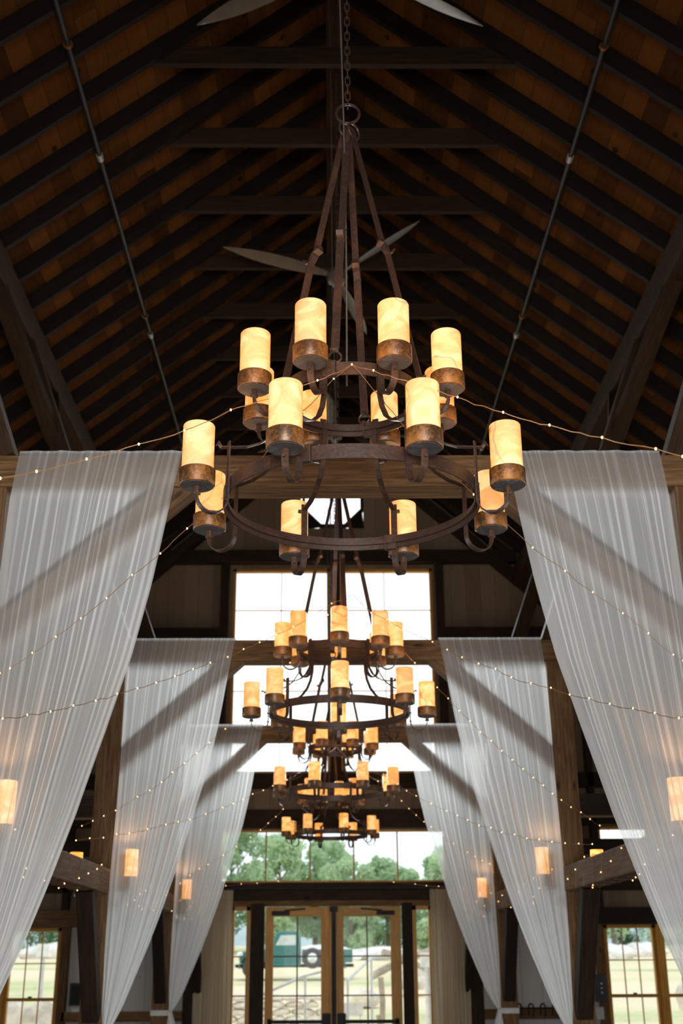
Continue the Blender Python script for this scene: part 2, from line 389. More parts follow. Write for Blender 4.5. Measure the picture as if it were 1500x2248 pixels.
# roof deck, rafters, collar ties, ridge, purlins
ceil = empty('ceiling', kind='structure')
for s in (-1, 1):
    m = MB(); a = (0, -2.5, ZR+RD*1.3); 
    x1 = HW+.2
    pts = [(0, -2.5, ZR+RD*1.3), (0, 18.15, ZR+RD*1.3), (s*x1, 18.15, zroof(x1)+RD*1.3), (s*x1, -2.5, zroof(x1)+RD*1.3)]
    top = [(x, y, z+.06) for x, y, z in pts]
    if s > 0: pts.reverse(); top.reverse()
    m.quad(pts, [(0, 0)]*4); m.quad(top[::-1], [(0, 0)]*4)
    for i in range(4):
        j = (i+1) % 4; m.quad([pts[j], pts[i], top[i], top[j]], [(0, 0)]*4)
    m.build('roof_deck', M['deck'], ceil)
nrm = Vector((SL, 0, 1)).normalized()
for s in (-1, 1):
    m = MB(); up = Vector((s*SL, 0, 1)).normalized()
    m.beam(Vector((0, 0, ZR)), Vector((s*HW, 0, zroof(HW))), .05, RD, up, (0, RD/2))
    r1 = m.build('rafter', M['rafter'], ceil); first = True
    k = -25
    while 8.0+.533*k < 17.95:
        y = 8.0+.533*k
        if y > -2.35:
            q = r1 if first else r1.copy()
            if not first: link(q, ceil)
            q.location = (0, y, 0); first = False
        k += 1
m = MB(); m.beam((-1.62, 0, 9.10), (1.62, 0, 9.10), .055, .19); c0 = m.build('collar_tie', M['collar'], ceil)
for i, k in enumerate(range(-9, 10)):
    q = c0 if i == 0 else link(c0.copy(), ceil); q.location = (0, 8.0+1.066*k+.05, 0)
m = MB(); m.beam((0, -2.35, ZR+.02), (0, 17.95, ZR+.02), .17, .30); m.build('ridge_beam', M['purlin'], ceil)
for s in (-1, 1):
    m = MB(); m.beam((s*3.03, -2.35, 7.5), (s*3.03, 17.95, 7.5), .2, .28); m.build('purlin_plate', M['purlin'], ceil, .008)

# ---- far gable wall
def gridwall(name, holes, mat, y, th):
    xs = sorted({-HW, HW, *[h[0] for h in holes], *[h[1] for h in holes]}); zs = sorted({0, 10.9, *[h[2] for h in holes], *[h[3] for h in holes]})
    bm = bmesh.new(); V = {}
    def vv(x, z):
        if (x, z) not in V: V[(x, z)] = bm.verts.new((x, y, z))
        return V[(x, z)]
    for i in range(len(xs)-1):
        for j in range(len(zs)-1):
            cx = (xs[i]+xs[i+1])/2; cz = (zs[j]+zs[j+1])/2
            if any(h[0] < cx < h[1] and h[2] < cz < h[3] for h in holes): continue
            bm.faces.new((vv(xs[i], zs[j]), vv(xs[i+1], zs[j]), vv(xs[i+1], zs[j+1]), vv(xs[i], zs[j+1])))
    for s in (-1, 1):
        bmesh.ops.bisect_plane(bm, geom=bm.verts[:]+bm.edges[:]+bm.faces[:], plane_co=(0, y, ZR+RD*1.3), plane_no=Vector((s*SL, 0, 1)).normalized(), clear_outer=True)
    me = bpy.data.meshes.new(name); bm.to_mesh(me); bm.free(); me.materials.append(mat)
    o = link(bpy.data.objects.new(name, me)); md = o.modifiers.new('solid', 'SOLIDIFY'); md.thickness = th; md.offset = -1
    return tag(o, kind='structure')
BIG = (-1.60, 1.60, 4.37, 7.64); TRA = (-1.68, 1.68, 2.79, 3.55); OCT = (-.52, .52, 8.37, 9.42)
DOOR = (-1.50, 1.45, 0.02, 2.47)
AW = [(-5.55, -4.80, .35, 2.18), (-4.70, -3.95, .35, 2.18), (3.95, 4.70, .35, 2.18), (4.78, 5.53, .35, 2.18)]
UW = [(3.97, 4.75, 2.85, 3.58)]
gridwall('wall_far', [BIG, TRA, OCT, DOOR]+AW+UW, M['gable'], 18.0, .12)
# lower pale boards on the gable wall beside the doors (aisle bays)
for s in (-1, 1):
    m = MB()
    if s < 0: m.box(-3.94, -1.98, 17.975, 17.995, 0, 2.2)
    else: m.box(1.98, 3.94, 17.975, 17.995, 0, 2.2)
    m2 = m.build('trim_1' if s < 0 else 'trim_2', planks('pale_boards'+str(s), 'X', .3, ((.58, .56, .54), (.64, .62, .60), (.70, .68, .66)), .3, 9)); tag(m2, kind='structure')
gridwall('wall_rear', [(-1.6, 1.6, 4.3, 7.6), (-1.6, 1.6, .02, 2.6)], M['gable'], -2.4, -.12)

# gable timber framing
gf = empty('gable_timber_frame', 'dark timber framing fixed to the far gable wall around its windows and doors', 'timber frame', (0, 17.9, 0))
gf_in = []
def gpart(name, x0, x1, z0, z1, mat='beamdark', d=.16):
    m = MB(); m.box(x0, x1, 17.98-d, 17.985, z0, z1); o = m.build(name, M[mat], gf, .006); o.location = (0, -17.9, 0); return o
gpart('crossbeam', -3.0, 3.0, 7.73, 7.94)
gpart('crossbeam', -3.4, -1.79, 6.44, 6.64); gpart('crossbeam', 1.79, 3.4, 6.44, 6.64)
gpart('crossbeam', -6.2, 6.2, 4.15, 4.365)
gpart('crossbeam', -2.1, 2.1, 3.56, 3.83)
gpart('crossbeam', -2.1, 2.1, 2.54, 2.785, d=.18)
gpart('crossbeam', -1.95, 1.95, 2.46, 2.54, 'beam', .12)
gpart('crossbeam', 2.1, 6.2, 3.59, 3.74); gpart('crossbeam', -6.2, -2.1, 3.59, 3.74)
gpart('crossbeam', 2.1, 6.2, 2.66, 2.80); gpart('crossbeam', -6.2, -2.1, 2.66, 2.80)
gpart('crossbeam', 2.1, 6.2, 2.19, 2.42, 'beamdark'); gpart('crossbeam', -6.2, -2.1, 2.19, 2.42, 'beam')
gpart('crossbeam', 1.98, 3.85, .93, 1.06, 'rail', .1); gpart('crossbeam', -3.85, -1.98, .93, 1.06, 'rail', .1)
for s in (-1, 1):
    gpart('post', s*1.72-.07, s*1.72+.07, 4.37, 7.73)
    gpart('post', s*2.03-.1, s*2.03+.1, 0, 6.5, d=.2)
    gpart('post', s*3.90-.05, s*3.90+.05, 2.42, 6.4)
    gpart('post', s*3.86-.06, s*3.86+.06, 0, 2.2, 'beam', .1)
    gpart('post', s*4.74-.04 if s < 0 else 4.70, s*4.74+.04 if s < 0 else 4.78, .3, 2.2, 'door', .06)
    gpart('post', s*5.66-.06, s*5.66+.06, 0, 6.4, 'beam', .1)
gpart('post', -.035, .135, 4.37, 7.7, d=.12)
gpart('post', -1.20, -1.0, 0, 2.5, d=.14); gpart('post', 1.0, 1.15, 0, 2.5, d=.14)
gpart('post', -.06, .075, 0, 2.46, 'door', .05)
for s in (-1, 1):
    m = MB(); m.beam((s*2.9, 17.88, 7.84), (s*1.6, 17.88, 9.0), .12, .16, (0, 1, 0)); o = m.build('brace', M['beamdark'], gf); o.location = (0, -17.9, 0)
    m = MB(); m.beam((s*3.6, 17.88, 6.9), (s*.1, 17.88, ZR-.25), .16, .2, (0, 1, 0)); o = m.build('principal_rafter', M['beamdark'], gf); o.location = (0, -17.9, 0)
    m = MB(); m.beam((s*2.15, 17.88, 4.0), (s*3.0, 17.88, 4.9), .12, .14, (0, 1, 0)); o = m.build('brace', M['beamdark'], gf); o.location = (0, -17.9, 0)

# ---- windows
wcount = [0]
def window(x0, x1, z0, z1, cols, rows, frame='door', fw_=.045, mw=.016, y=18.02, label=None, sash=True):
    wcount[0] += 1
    w = empty('window_%d' % wcount[0], label, None, ((x0+x1)/2, y, z0), kind='structure')
    L = (-(x0+x1)/2, -y, -z0)
    m = MB()
    m.box(x0, x0+fw_, y-.04, y+.06, z0, z1); m.box(x1-fw_, x1, y-.04, y+.06, z0, z1)
    m.box(x0, x1, y-.04, y+.06, z0, z0+fw_); m.box(x0, x1, y-.04, y+.06, z1-fw_, z1)
    m.build('window_frame', M[frame], w, 0, L)
    m = MB()
    for c in cols: m.box(c-mw/2, c+mw/2, y-.012, y+.012, z0+fw_, z1-fw_)
    for r in rows: m.box(x0+fw_, x1-fw_, y-.010, y+.010, r-mw/2, r+mw/2)
    if m.v: m.build('muntins', M[frame], w, 0, L)
    m = MB(); m.box(x0+fw_, x1-fw_, y-.002, y+.002, z0+fw_, z1-fw_); m.build('pane', M['glass'], w, 0, L)
    return w
window(-1.60, -.035, 4.37, 7.66, [-.82], [6.97, 6.31, 5.66, 5.01], mw=.012)
window(.135, 1.62, 4.37, 7.66, [.838], [6.97, 6.31, 5.66, 5.01], mw=.012)
window(*TRA, [-1.0, -.342, .309, .961], [], mw=.022, fw_=.03)
# octagon
wcount[0] += 1
w = empty('window_%d' % wcount[0], None, None, (0, 18.02, 8.895), kind='structure')
R8 = .455/cos(pi/8)
def octp(r, y): return [(.012+r*cos(pi/8+k*pi/4), y, r*sin(pi/8+k*pi/4)) for k in range(8)]
m = MB(); m.flat(octp(R8+.03, 0), .12, .05, (0, 1, 0), closed=True); m.build('window_frame', M['beamdark'], w)
m = MB()
cs = [(.53, .53), (-.53, .53), (-.53, -.53), (.53, -.53)]; op = octp(R8+.03, -.03)
for k, (sx, sz) in enumerate(cs):
    i = {0: 0, 1: 2, 2: 4, 3: 6}[k]; a, b = op[i], op[(i+1) % 8]
    p = [(sx, -.03, sz), (a[0], -.03, a[2]), (b[0], -.03, b[2])]; m.quad(p, [(0, 0)]*3); m.quad([(x, .05, z) for x, _, z in p][::-1], [(0, 0)]*3)
m.build('corner_boards', M['beamdark'], w)
m = MB(); m.quad(octp(R8, .01), [(0, 0)]*8); m.build('pane', M['glass'], w)
def sashwin(b):
    x0, x1, z0, z1 = b; w_ = (x1-x0-.09)/3; xs = [x0+.045+w_, x0+.045+2*w_]
    zm = 1.22; wn_ = window(x0, x1, z0, z1, xs, [1.70], mw=.014)
    m = MB(); m.box(x0+.03, x1-.03, 17.965, 18.06, zm-.02, zm+.025); m.build('meeting_rail', M['door'], wn_, 0, (-(x0+x1)/2, -18.02, -z0))
    m = MB(); m.box((x0+x1)/2-.025, (x0+x1)/2+.025, 17.95, 17.975, zm+.02, zm+.045); m.build('sash_lock', M['switch'], wn_, 0, (-(x0+x1)/2, -18.02, -z0))
for b in AW: sashwin(b)
for s in (-1, 1):
    for yw in SIDEWIN:  # side windows out of view, added to go with the fill lamps
        wcount[0] += 1; t = empty('window_%d' % wcount[0], None, None, (s*(HW+.05), yw, 1.1), kind='structure')
        m = MB()
        for q in (-.775, 0, .775): m.box(-.04, .04, q-.025, q+.025, 0, 1.6)
        for z in (.025, .8, 1.575): m.box(-.04, .04, -.8, .8, z-.025, z+.025)
        m.build('window_frame', M['door'], t); m = MB(); m.box(-.003, .003, -.75, .75, .05, 1.55); m.build('pane', M['glass'], t)
for b in UW: window(*b, [], [])
# sidelights and doors
window(-1.50, -1.21, .02, 2.46, [], [1.775, 1.25, .72], fw_=.055, mw=.018)
window(1.16, 1.45, .02, 2.46, [], [1.775, 1.25, .72], fw_=.055, mw=.018)
for i, (x0, x1, hs) in enumerate(((-.985, -.05, 1), (.065, .985, -1))):
    d = empty('door_%d' % (i+1), None, None, ((x0+x1)/2, 18.0, 0), kind='structure'); L = (-(x0+x1)/2, -18.0, 0)
    g0, g1 = (-.868, -.178) if i == 0 else (.150, .832)
    m = MB(); m.box(x0, g0, 17.96, 18.01, .03, 2.455); m.box(g1, x1, 17.96, 18.01, .03, 2.455); m.box(g0, g1, 17.96, 18.01, 2.32, 2.455); m.box(g0, g1, 17.96, 18.01, .03, .3)
    m.build('door_leaf', M['door'], d, .004, L)
    m = MB(); xm = (g0+g1)/2; m.box(xm-.01, xm+.01, 17.97, 18.0, .3, 2.32)
    for z in (1.775, 1.25, .72): m.box(g0, g1, 17.972, 17.998, z-.009, z+.009)
    m.build('muntins', M['beam'], d, 0, L)
    m = MB(); m.box(g0, g1, 17.984, 17.988, .3, 2.32); m.build('pane', M['glass'], d, 0, L)
    m = MB(); m.box(x0+.06, x1-.06, 17.90, 17.925, .885, .935); m.box(x0+.05, x0+.10, 17.90, 17.96, .87, .95); m.box(x1-.10, x1-.05, 17.90, 17.96, .87, .95)
    xi = x1-.05 if i == 0 else x0+.05; m.box(xi-.06, xi+.06, 17.89, 17.96, .84, 1.02)
    m.build('panic_bar', M['blackmetal'], d, .004, L)
    m = MB(); xc = x0+.22 if i == 0 else x1-.22; sg = 1 if i == 0 else -1
    m.box(xc-.13, xc+.13, 17.88, 17.96, 2.335, 2.395); m.beam((xc+sg*.05, 17.90, 2.40), (xc+sg*.36, 17.93, 2.425), .03, .02)
    m.build('door_closer', M['blackmetal'], d, .004, L)
m = MB(); m.box(-.025, .04, 17.90, 17.945, .05, 2.40); m.box(-.05, .065, 17.895, 17.945, 2.38, 2.45)
for z in (1.05, 1.25, 1.75, 1.95): m.box(-.012, .028, 17.885, 17.90, z, z+.10)
tag(m.build('door_latch_rod', M['blackmetal'], None, .003), 'vertical black metal latch rod between the two glazed doors', 'latch rod')

# drapes either side of the doors
def drape(name, x0, x1, z1, y, label):
    m = MB(); n = 140; rows = 14; P = []
    for j in range(rows+1):
        z = z1-(z1-.05)*j/rows; row = []
        for i in range(n+1):
            u = i/n; fl = .5+.5*j/rows
            yy = y+.035*sin(u*2*pi*9+1.1*sin(u*17))*(.6+.4*fl)+.01*sin(u*60+j*.4)
            row.append((x0+(x1-x0)*u+.004*sin(j*.7+u*9), yy, z))
        P.append(row)
    for j in range(rows):
        for i in range(n):
            q = [P[j][i], P[j+1][i], P[j+1][i+1], P[j][i+1]]; uu_ = [(i/n*1.6, 1), (i/n*1.6, 1), ((i+1)/n*1.6, 1), ((i+1)/n*1.6, 1)]; m.quad(q, uu_, True)
    o = m.build(name, M['linen']); bmw = o.modifiers.new('w', 'WELD'); tag(o, label, 'curtain', 'beige drapes beside the far doors'); return o
drape('linen_drape', -1.98, -1.45, 2.68, 17.72, 'beige linen drape hanging to the left of the far doors')
drape('linen_drape', 1.40, 1.93, 2.68, 17.72, 'beige linen drape hanging to the right of the far doors')
m = MB(); m.tube([(-2.05, 17.72, 2.69), (1.98, 17.72, 2.69)], .012)
tag(m.build('drape_rail', M['blackmetal']), 'thin dark rail that carries the two beige drapes over the far doors', 'curtain rail')
# ============================================================= timber bents
ORD = ['nearest', 'second', 'third']
for bi, Y in enumerate(BY):
    b = empty('timber_bent', ['nearest brown timber tie beam and posts, crossing the whole width behind the nearest chandelier',
              'middle timber tie beam and posts, just behind the second chandelier',
              'farthest timber tie beam and posts, just before the gable wall'][bi], 'timber frame', (0, Y, 0), 'timber bents across the nave')
    yc = .1
    m = MB(); m.beam((-2.3, yc, 4.28), (2.3, yc, 4.28), .2, .185); m.build('tie_beam', M['beam'], b, .008)
    for s in (-1, 1):
        m = MB(); m.beam((s*1.935, yc, 0), (s*1.935, yc, 4.185), .2, .2, (0, 1, 0)); m.build('post', M['beam'], b, .008)
        m = MB(); m.beam((s*.86, yc, 4.24), (s*1.93, yc, 3.26), .15, .14, (0, 1, 0)); m.build('knee_brace', M['beam'], b, .006)
        m = MB(); m.beam((s*1.90, yc, 4.37), (s*3.03, yc, 7.42), .17, .17, (0, 1, 0)); m.build('canted_strut', M['purlin'], b, .006)
        m = MB(); m.beam((s*2.66, yc, 6.35), (s*3.02, yc-1.15, 7.40), .12, .14, (s, 0, 0)); m.build('strut_brace', M['purlin'], b, .006)
        m = MB(); m.beam((s*2.66, yc, 6.35), (s*3.02, yc+1.15, 7.40), .12, .14, (s, 0, 0)); m.build('strut_brace', M['purlin'], b, .006)
        m = MB(); m.beam((s*2.03, yc, 2.95), (s*(HW-.06), yc, 2.95+.0), .16, .18); m.build('aisle_beam', M['beamdark'], b, .006) if bi > 0 else None
Yb = [1.88]+BY+[18.0]
bay = ['nearest bay', 'second bay', 'third bay', 'farthest bay']
for s, sd in ((-1, 'left'), (1, 'right')):
    for k in range(4):
        y0, y1 = Yb[k]+.2, Yb[k+1]
        if k == 3: y1 -= .22
        t = empty('arcade_girt', 'horizontal weathered girt between the %s-hand posts, %s' % (sd, bay[k]), 'girt', (s*1.93, y0, 2.35), 'girts between the nave posts')
        m = MB(); m.beam((0, 0, 0), (0, y1-y0, 0), .17, .19); m.build('girt_timber', M['beam'], t, .008)
        m = MB(); m.beam((0, y1-y0-.62, -.08), (0, y1-y0-.02, -1.02), .13, .13, (1, 0, 0)); m.build('knee_brace', M['beamdark'], t, .006)
        if k < 3:
            m = MB(); m.beam((0, .62, -.08), (0, .02, -1.02), .13, .13, (1, 0, 0)); m.build('knee_brace', M['beamdark'], t, .006)
# sprinkler pipes
for s, sd in ((-1, 'left'), (1, 'right')):
    t = empty('sprinkler_pipe', 'long dark steel sprinkler pipe running under the %s roof slope' % sd, 'pipe', (s*2.12, -2.3, 8.5), 'sprinkler pipes')
    m = MB(); m.tube([(0, 0, 0), (0, 20.2, 0)], .024, 12); m.build('pipe', M['pipe'], t)
    for y in (2.4, 6.3, 9.9, 13.2, 16.4, 19.6, 22.6):
        m = MB(); m.tube([(0, y-2.3, 0), (0, y-2.22, 0)], .031, 12); m.build('coupling', M['galv'], t)
    for y in (5.5, 9.55, 13.7, 17.7):
        m = MB(); m.tube([(0, y, 0), (0, y+.02, 0)], .04, 12); m.tube([(0, y+.01, 0), (0, y+.01, .19)], .006, 6); m.build('hanger', M['cup'], t)
# ============================================================= ceiling fans
def fan(loc, angs, label):
    t = empty('ceiling_fan', label, 'ceiling fan', loc, 'ceiling fans under the ridge')
    m = MB(); m.lathe([(0, .10), (.07, .10), (.11, .05), (.12, 0), (.10, -.05), (.04, -.07), (0, -.07)], 24); m.build('motor_housing', M['fan'], t)
    m = MB(); m.tube([(0, 0, .1), (0, 0, ZR-loc[2]-.1)], .018, 10); m.build('downrod', M['fan'], t)
    m = MB(); m.lathe([(0, -.07), (.03, -.07), (.045, -.11), (.02, -.15), (0, -.15)], 16); m.build('bottom_cap', M['white'], t)
    for a in angs:
        a = radians(a); d = Vector((cos(a), sin(a), 0)); q = Vector((-sin(a), cos(a), 0)); m = MB(); n = 16; rows = []
        for i in range(n+1):
            u = i/n; r = .10+1.22*u; w = (.05+.10*sin(min(1, u*2.2)*pi/2))*(1 if u < .55 else max(.06, cos((u-.55)/.45*pi/2)**.8)); tw = radians(28-16*u)
            row = []
            for k in range(7):
                v = -1+k/3; th = .010*(1-v*v)+.002
                c = d*r+q*(v*w/2*cos(tw))+Vector((0, 0, v*w/2*sin(tw)+.02)); row.append((c, th))
            rows.append(row)
        for i in range(n):
            for k in range(6):
                A, B, C_, D = rows[i][k], rows[i+1][k], rows[i+1][k+1], rows[i][k+1]
                for sg in (1, -1):
                    p = [tuple(x[0]+Vector((0, 0, sg*x[1]/2))) for x in (A, B, C_, D)]
                    if sg < 0: p.reverse()
                    m.quad(p, [(0, 0)]*4, True)
        m.build('blade', M['fan'], t)
fan((.03, 6.62, 8.7), (150, 30, 270), 'grey ceiling fan at the very top edge of the photo, mostly out of frame')
fan((.03, 10.94, 8.7), (205, 309, 74), 'grey three-blade ceiling fan seen behind the nearest chandelier\'s straps')
fan((.03, 15.04, 8.7), (150, 5, 265), 'farthest grey ceiling fan, half hidden behind the nearest chandelier\'s rings')

# ============================================================= chandeliers
def arm(parent, R, zr, rc, ang, top, p0=None):
    """flat iron J arm carrying a cup and an alabaster shade; zr = bottom of ring"""
    m = MB(); zc = zr+.0; ro = R+.006; cx = (ro+rc)/2; cr_ = (rc-ro)/2; zb = zr-.035
    pts = [(ro, 0, zr+top), (ro, 0, zr+.04), (ro, 0, zb)]
    for k in range(1, 13):
        a = pi+pi*k/12; pts.append((cx+cr_*cos(a), 0, zb+cr_*sin(a)*1.05))
    pts.append((rc, 0, zc+.002))
    m.flat(pts, .026, .006, (0, 1, 0))
    m.tube([(rc, 0, zc-.03), (rc, 0, zc+.004)], .011, 8); m.tube([(rc-.014, 0, zc-.028), (rc+.014, 0, zc-.028)], .007, 6)
    m.tube([(ro-.012, 0, zr+.025), (ro+.009, 0, zr+.025)], .006, 6); m.tube([(ro-.006, 0, zb), (ro+.009, 0, zb)], .006, 6)
    o = m.build('lamp_arm', M['iron'], parent); o.rotation_euler = (0, 0, ang)
    m = MB(); m.lathe([(.012, 0), (.0635, 0), (.067, .004), (.067, .062), (.0645, .064), (.062, .060), (.062, .012), (.012, .012)], 40)
    c = m.build('lamp_cup', M['cup'], o, 0, (rc, 0, zc))
    m = MB(); m.lathe([(.013, -.001), (.060, -.001), (.060, -.003), (.013, -.003)], 32); c2 = m.build('cup_base', M['cupbase'], o, 0, (rc, 0, zc))
    m = MB(); hh = .245
    m.lathe([(.056, .03), (.0595, .03), (.0595, hh-.004), (.057, hh), (.054, hh), (.051, hh-.004), (.051, .03)], 48)
    s_ = m.build('alabaster_shade', M['alab'], o, 0, (rc, 0, zc))
    l = bpy.data.lights.new('lamp_bulb', 'POINT'); l.energy = BULB; l.color = (1, .60, .27); l.shadow_soft_size = .015
    lo = bpy.data.objects.new('lamp_bulb', l); link(lo, o); lo.location = (rc, 0, zc+hh-.035)
    return o
def ring(R, z, name, parent):
    m = MB(); h = .055
    m.lathe([(R-.006, 0), (R, 0), (R, h), (R-.006, h)], 96, (0, 0, z), smooth=False)
    m.lathe([(R-.020, h*.35), (R-.006, h*.35), (R-.006, h*.6), (R-.020, h*.6)], 96, (0, 0, z), smooth=False)
    o = m.build(name, M['iron'], parent)
    for p in o.data.polygons: p.use_smooth = True
    o.data.set_sharp_from_angle(angle=radians(40))
    return o
def chandelier(loc, rot, label):
    t = empty('chandelier', label, 'chandelier', loc, 'two-tier chandeliers', rz=rot)   # origin at bottom of lower ring
    RL, RU, ZU = .50, .285, .44
    ring(RL, 0, 'lower_ring', t); ring(RU, ZU, 'upper_ring', t)
    for R, z, n in ((RL, 0, 1), (RU, ZU, 1)):
        for q in range(2):
            a = -pi/2-.36+q*pi+(.05 if z else 0); m = MB(); c = Vector((R*cos(a), R*sin(a), z+.027)); d = Vector((-sin(a), cos(a), 0))
            m.beam(c-d*.028, c+d*.028, .026, .066); m.build('ring_clamp', M['iron'], t, .003)
    for k in range(8):
        a = pi/8+k*pi/4
        arm(t, RL, 0, .625, a, .20); arm(t, RU, ZU, .41, a, .075)
        m = MB(); d = lambda r, z: (r, 0, z)
        pts = [(RU-.012, ZU+.05), (RU-.012, ZU-.01), (RU-.008, ZU-.07), (RU+.01, ZU-.13), (RU+.045, ZU-.185), (RU+.095, ZU-.225), (RU+.15, ZU-.25), (RL+.012, ZU-.265), (RL+.035, ZU-.268), (RL+.05, ZU-.25), (RL+.055, ZU-.262)]
        m.flat([d(*p) for p in pts], .022, .005, (0, 1, 0)); o = m.build('scroll_strap', M['iron'], t); o.rotation_euler = (0, 0, a)
    HK = 1.80
    for k in range(4):
        a = -pi/2-.23+k*pi/2; e = Vector((cos(a), sin(a), 0)); tang = Vector((-sin(a+(.75 if k % 2 else .2)*(-1 if k > 1 else 1)), cos(a+(.75 if k % 2 else .2)*(-1 if k > 1 else 1)), 0))
        A = e*.018+Vector((0, 0, HK)); B = e*.150+Vector((0, 0, 1.17)); C_ = e*(RU-.004)+Vector((0, 0, ZU+.115))
        m = MB(); m.flat([A-e*.012+Vector((0, 0, .012)), A, B, B+e*.018-Vector((0, 0, .035)), B+e*.034-Vector((0, 0, .03)), B+e*.04-Vector((0, 0, .012))], .030, .006, tang)
        m.build('hanging_strap', M['iron'], t)
        m = MB(); m.flat([B-e*.018+Vector((0, 0, .052)), B-e*.024+Vector((0, 0, .03)), B+e*.004+Vector((0, 0, .012)), B+e*.012-Vector((0, 0, .01)), C_, C_-Vector((0, 0, .02))+e*.014, C_-Vector((0, 0, .008))+e*.026], .033, .006, tang)
        m.build('hanging_strap', M['iron'], t)
        m = MB(); cc = C_+Vector((0, 0, -.035)); m.tube([cc+tang*.024*cos(q*pi/8)+Vector((0, 0, .024*sin(q*pi/8))) for q in range(16)], .0045, 6, True); m.build('strap_loop', M['iron'], t)
        m = MB(); m.beam(C_-Vector((0, 0, .052))-e*.01, C_-Vector((0, 0, .115))-e*.0, .02, .012, tang); m.build('loop_lug', M['iron'], t)
    # ring and hook at the top, chain
    m = MB(); m.tube([(.052*cos(q*pi/14), .03*sin(q*pi/14)*.3, HK+.10+.060*sin(q*pi/14)) for q in range(28)], .0065, 8, True, (0, 1, 0)); m.build('top_ring', M['iron'], t)
    m = MB(); m.tube([(.026+.030*cos(q*pi/10)*.8, .028*cos(q*pi/10), HK+.005+.036*sin(q*pi/10)) for q in range(20)], .0055, 8, True, (0, 1, 0)); m.build('shackle', M['iron'], t)
    m = MB(); m.tube([(-.018+.020*cos(q*pi/10), .012*cos(q*pi/10), HK+.018+.036*sin(q*pi/10)) for q in range(20)], .0055, 8, True, (0, 1, 0)); m.build('shackle', M['iron'], t)
    m = MB(); z = HK+.155; k = 0; zt = ZR-.13-loc[2]
    while z < zt+.16:
        pts = []
        for q in range(12):
            a = 2*pi*q/12; xx = .011*cos(a); zz = .017*sin(a)+(.009 if sin(a) > 0 else -.009)
            pts.append((xx, 0, z+zz) if k % 2 else (0, xx, z+zz))
        m.tube(pts, .0034, 6, True, (0, 1, 0) if k % 2 else (1, 0, 0)); z += .043; k += 1
    m.build('chain', M['iron'], t)
    m = MB(); pts = []
    for q in range(30):
        u = q/29; zz = zt-(zt-.50)*u; pts.append((-.055+.035*u+.010*sin(u*9), .05-.12*u, zz))
    m.tube(pts, .004, 6, False, (0, 1, 0)); m.build('power_cord', M['cord'], t)
    return t
ch = [chandelier((.015, 4.226, 3.40), 0, 'nearest and largest chandelier, two rust-brown rings of lit alabaster cylinder lamps'),
      None, None, None]
def copychand(loc, rot, label):
    t = clone(ch[0]); t.location = loc; t.rotation_euler = (0, 0, rot); t['label'] = label; return t
copychand((.004, 8.24, 3.365), radians(22.5), 'second chandelier, its orange lit lamps seen against the big bright window')
copychand((.0, 12.27, 3.335), radians(3), 'third chandelier, seen small against the lower part of the big window')
copychand((-.035, 16.3, 3.285), radians(-7), 'farthest and smallest chandelier, just above the trees in the transom window')

# ============================================================= curtains
INN = [(4.38, .87), (4.1, .92), (3.6, 1.0), (3.2, 1.08), (2.83, 1.18), (2.42, 1.30), (2.1, 1.41), (1.86, 1.50), (1.62, 1.60), (1.42, 1.68), (1.28, 1.755), (1.22, 1.80)]
OUT = [(4.38, 1.76), (4.1, 1.79), (3.6, 1.81), (3.0, 1.82), (2.4, 1.835), (1.8, 1.845), (1.4, 1.845), (1.22, 1.835)]
def itp(T, z):
    if z >= T[0][0]: return T[0][1]
    for (a, x), (b, y) in zip(T, T[1:]):
        if b <= z <= a:
            t = (a-z)/(a-b); return x+(y-x)*t
    return T[-1][1]
def curtain(s, Y, label, seed, dx=0):
    rnd = random.Random(seed); ph = [rnd.uniform(0, 6.28) for _ in range(6)]; n = 220; m = MB(); rows = []
    Z = [4.375]+[4.36-(4.36-1.22)*(k/60)**1.0 for k in range(61)]
    W0 = 1.55
    def warp(u): return u+.018*sin(u*2*pi*3+ph[0])+.010*sin(u*2*pi*7+ph[1])
    for j, z in enumerate(Z):
        xi = itp(INN, z)+dx*(z-1.22)/3.1; xo = itp(OUT, z); w = xo-xi; row = []
        tt = (4.38-z)/3.16; amp = (.004+.014*tt)
        for i in range(n+1):
            u = i/n; uw = warp(u)
            # tops are set further in than the bottoms: pleats fan from the tie-back
            f = sin(uw*2*pi*6+ph[2]+.8*sin(z*1.1+ph[3]))+.35*sin(uw*2*pi*13+ph[4])+.5*sin(uw*2*pi*3+z*.7+ph[5])
            y = Y-.045-amp*(f+1.3)*(1-.55*tt**3)
            sag = .05*sin(pi*tt)*(1-u)
            row.append((s*(xi+w*uw+.004*sin(z*3+u*20)), y-sag, z, u*W0, max(1, .92/max(w, .07)*.72)))
        if j == 0:
            rows.append([(x, Y+.2, 4.385, a, b) for x, y, _, a, b in row]); rows.append([(x, Y-.01, 4.387, a, b) for x, y, _, a, b in row])
        rows.append(row)
    # tail under the knot
    for k in range(1, 16):
        z = 1.20-1.15*k/15; w = .055+.16*min(1, k/7); row = []
        for i in range(n+1):
            u = i/n; f = sin(warp(u)*2*pi*9+ph[2])
            row.append((s*(1.80-w*.55+w*u), Y-.10-.03*f*min(1, k/5), z, u*W0, min(6, .66/w)))
        rows.append(row)
    nv = len(rows); N = n+1; m.v = [p[:3] for r in rows for p in r]
    for j in range(nv-1):
        for i in range(n):
            q = (j*N+i, (j+1)*N+i, (j+1)*N+i+1, j*N+i+1)
            m.f.append(q); m.sm.append(True)
            for a in q:
                p = rows[a//N][a % N]; m.uv.append((p[3]+seed*3.3, p[4]))
    o = m.build('sheer_curtain', M['sheer']); tag(o, label, 'curtain', 'white swagged sheers on the tie beams')
    return o
CL = ['nearest', 'middle', 'farthest']
k = 0
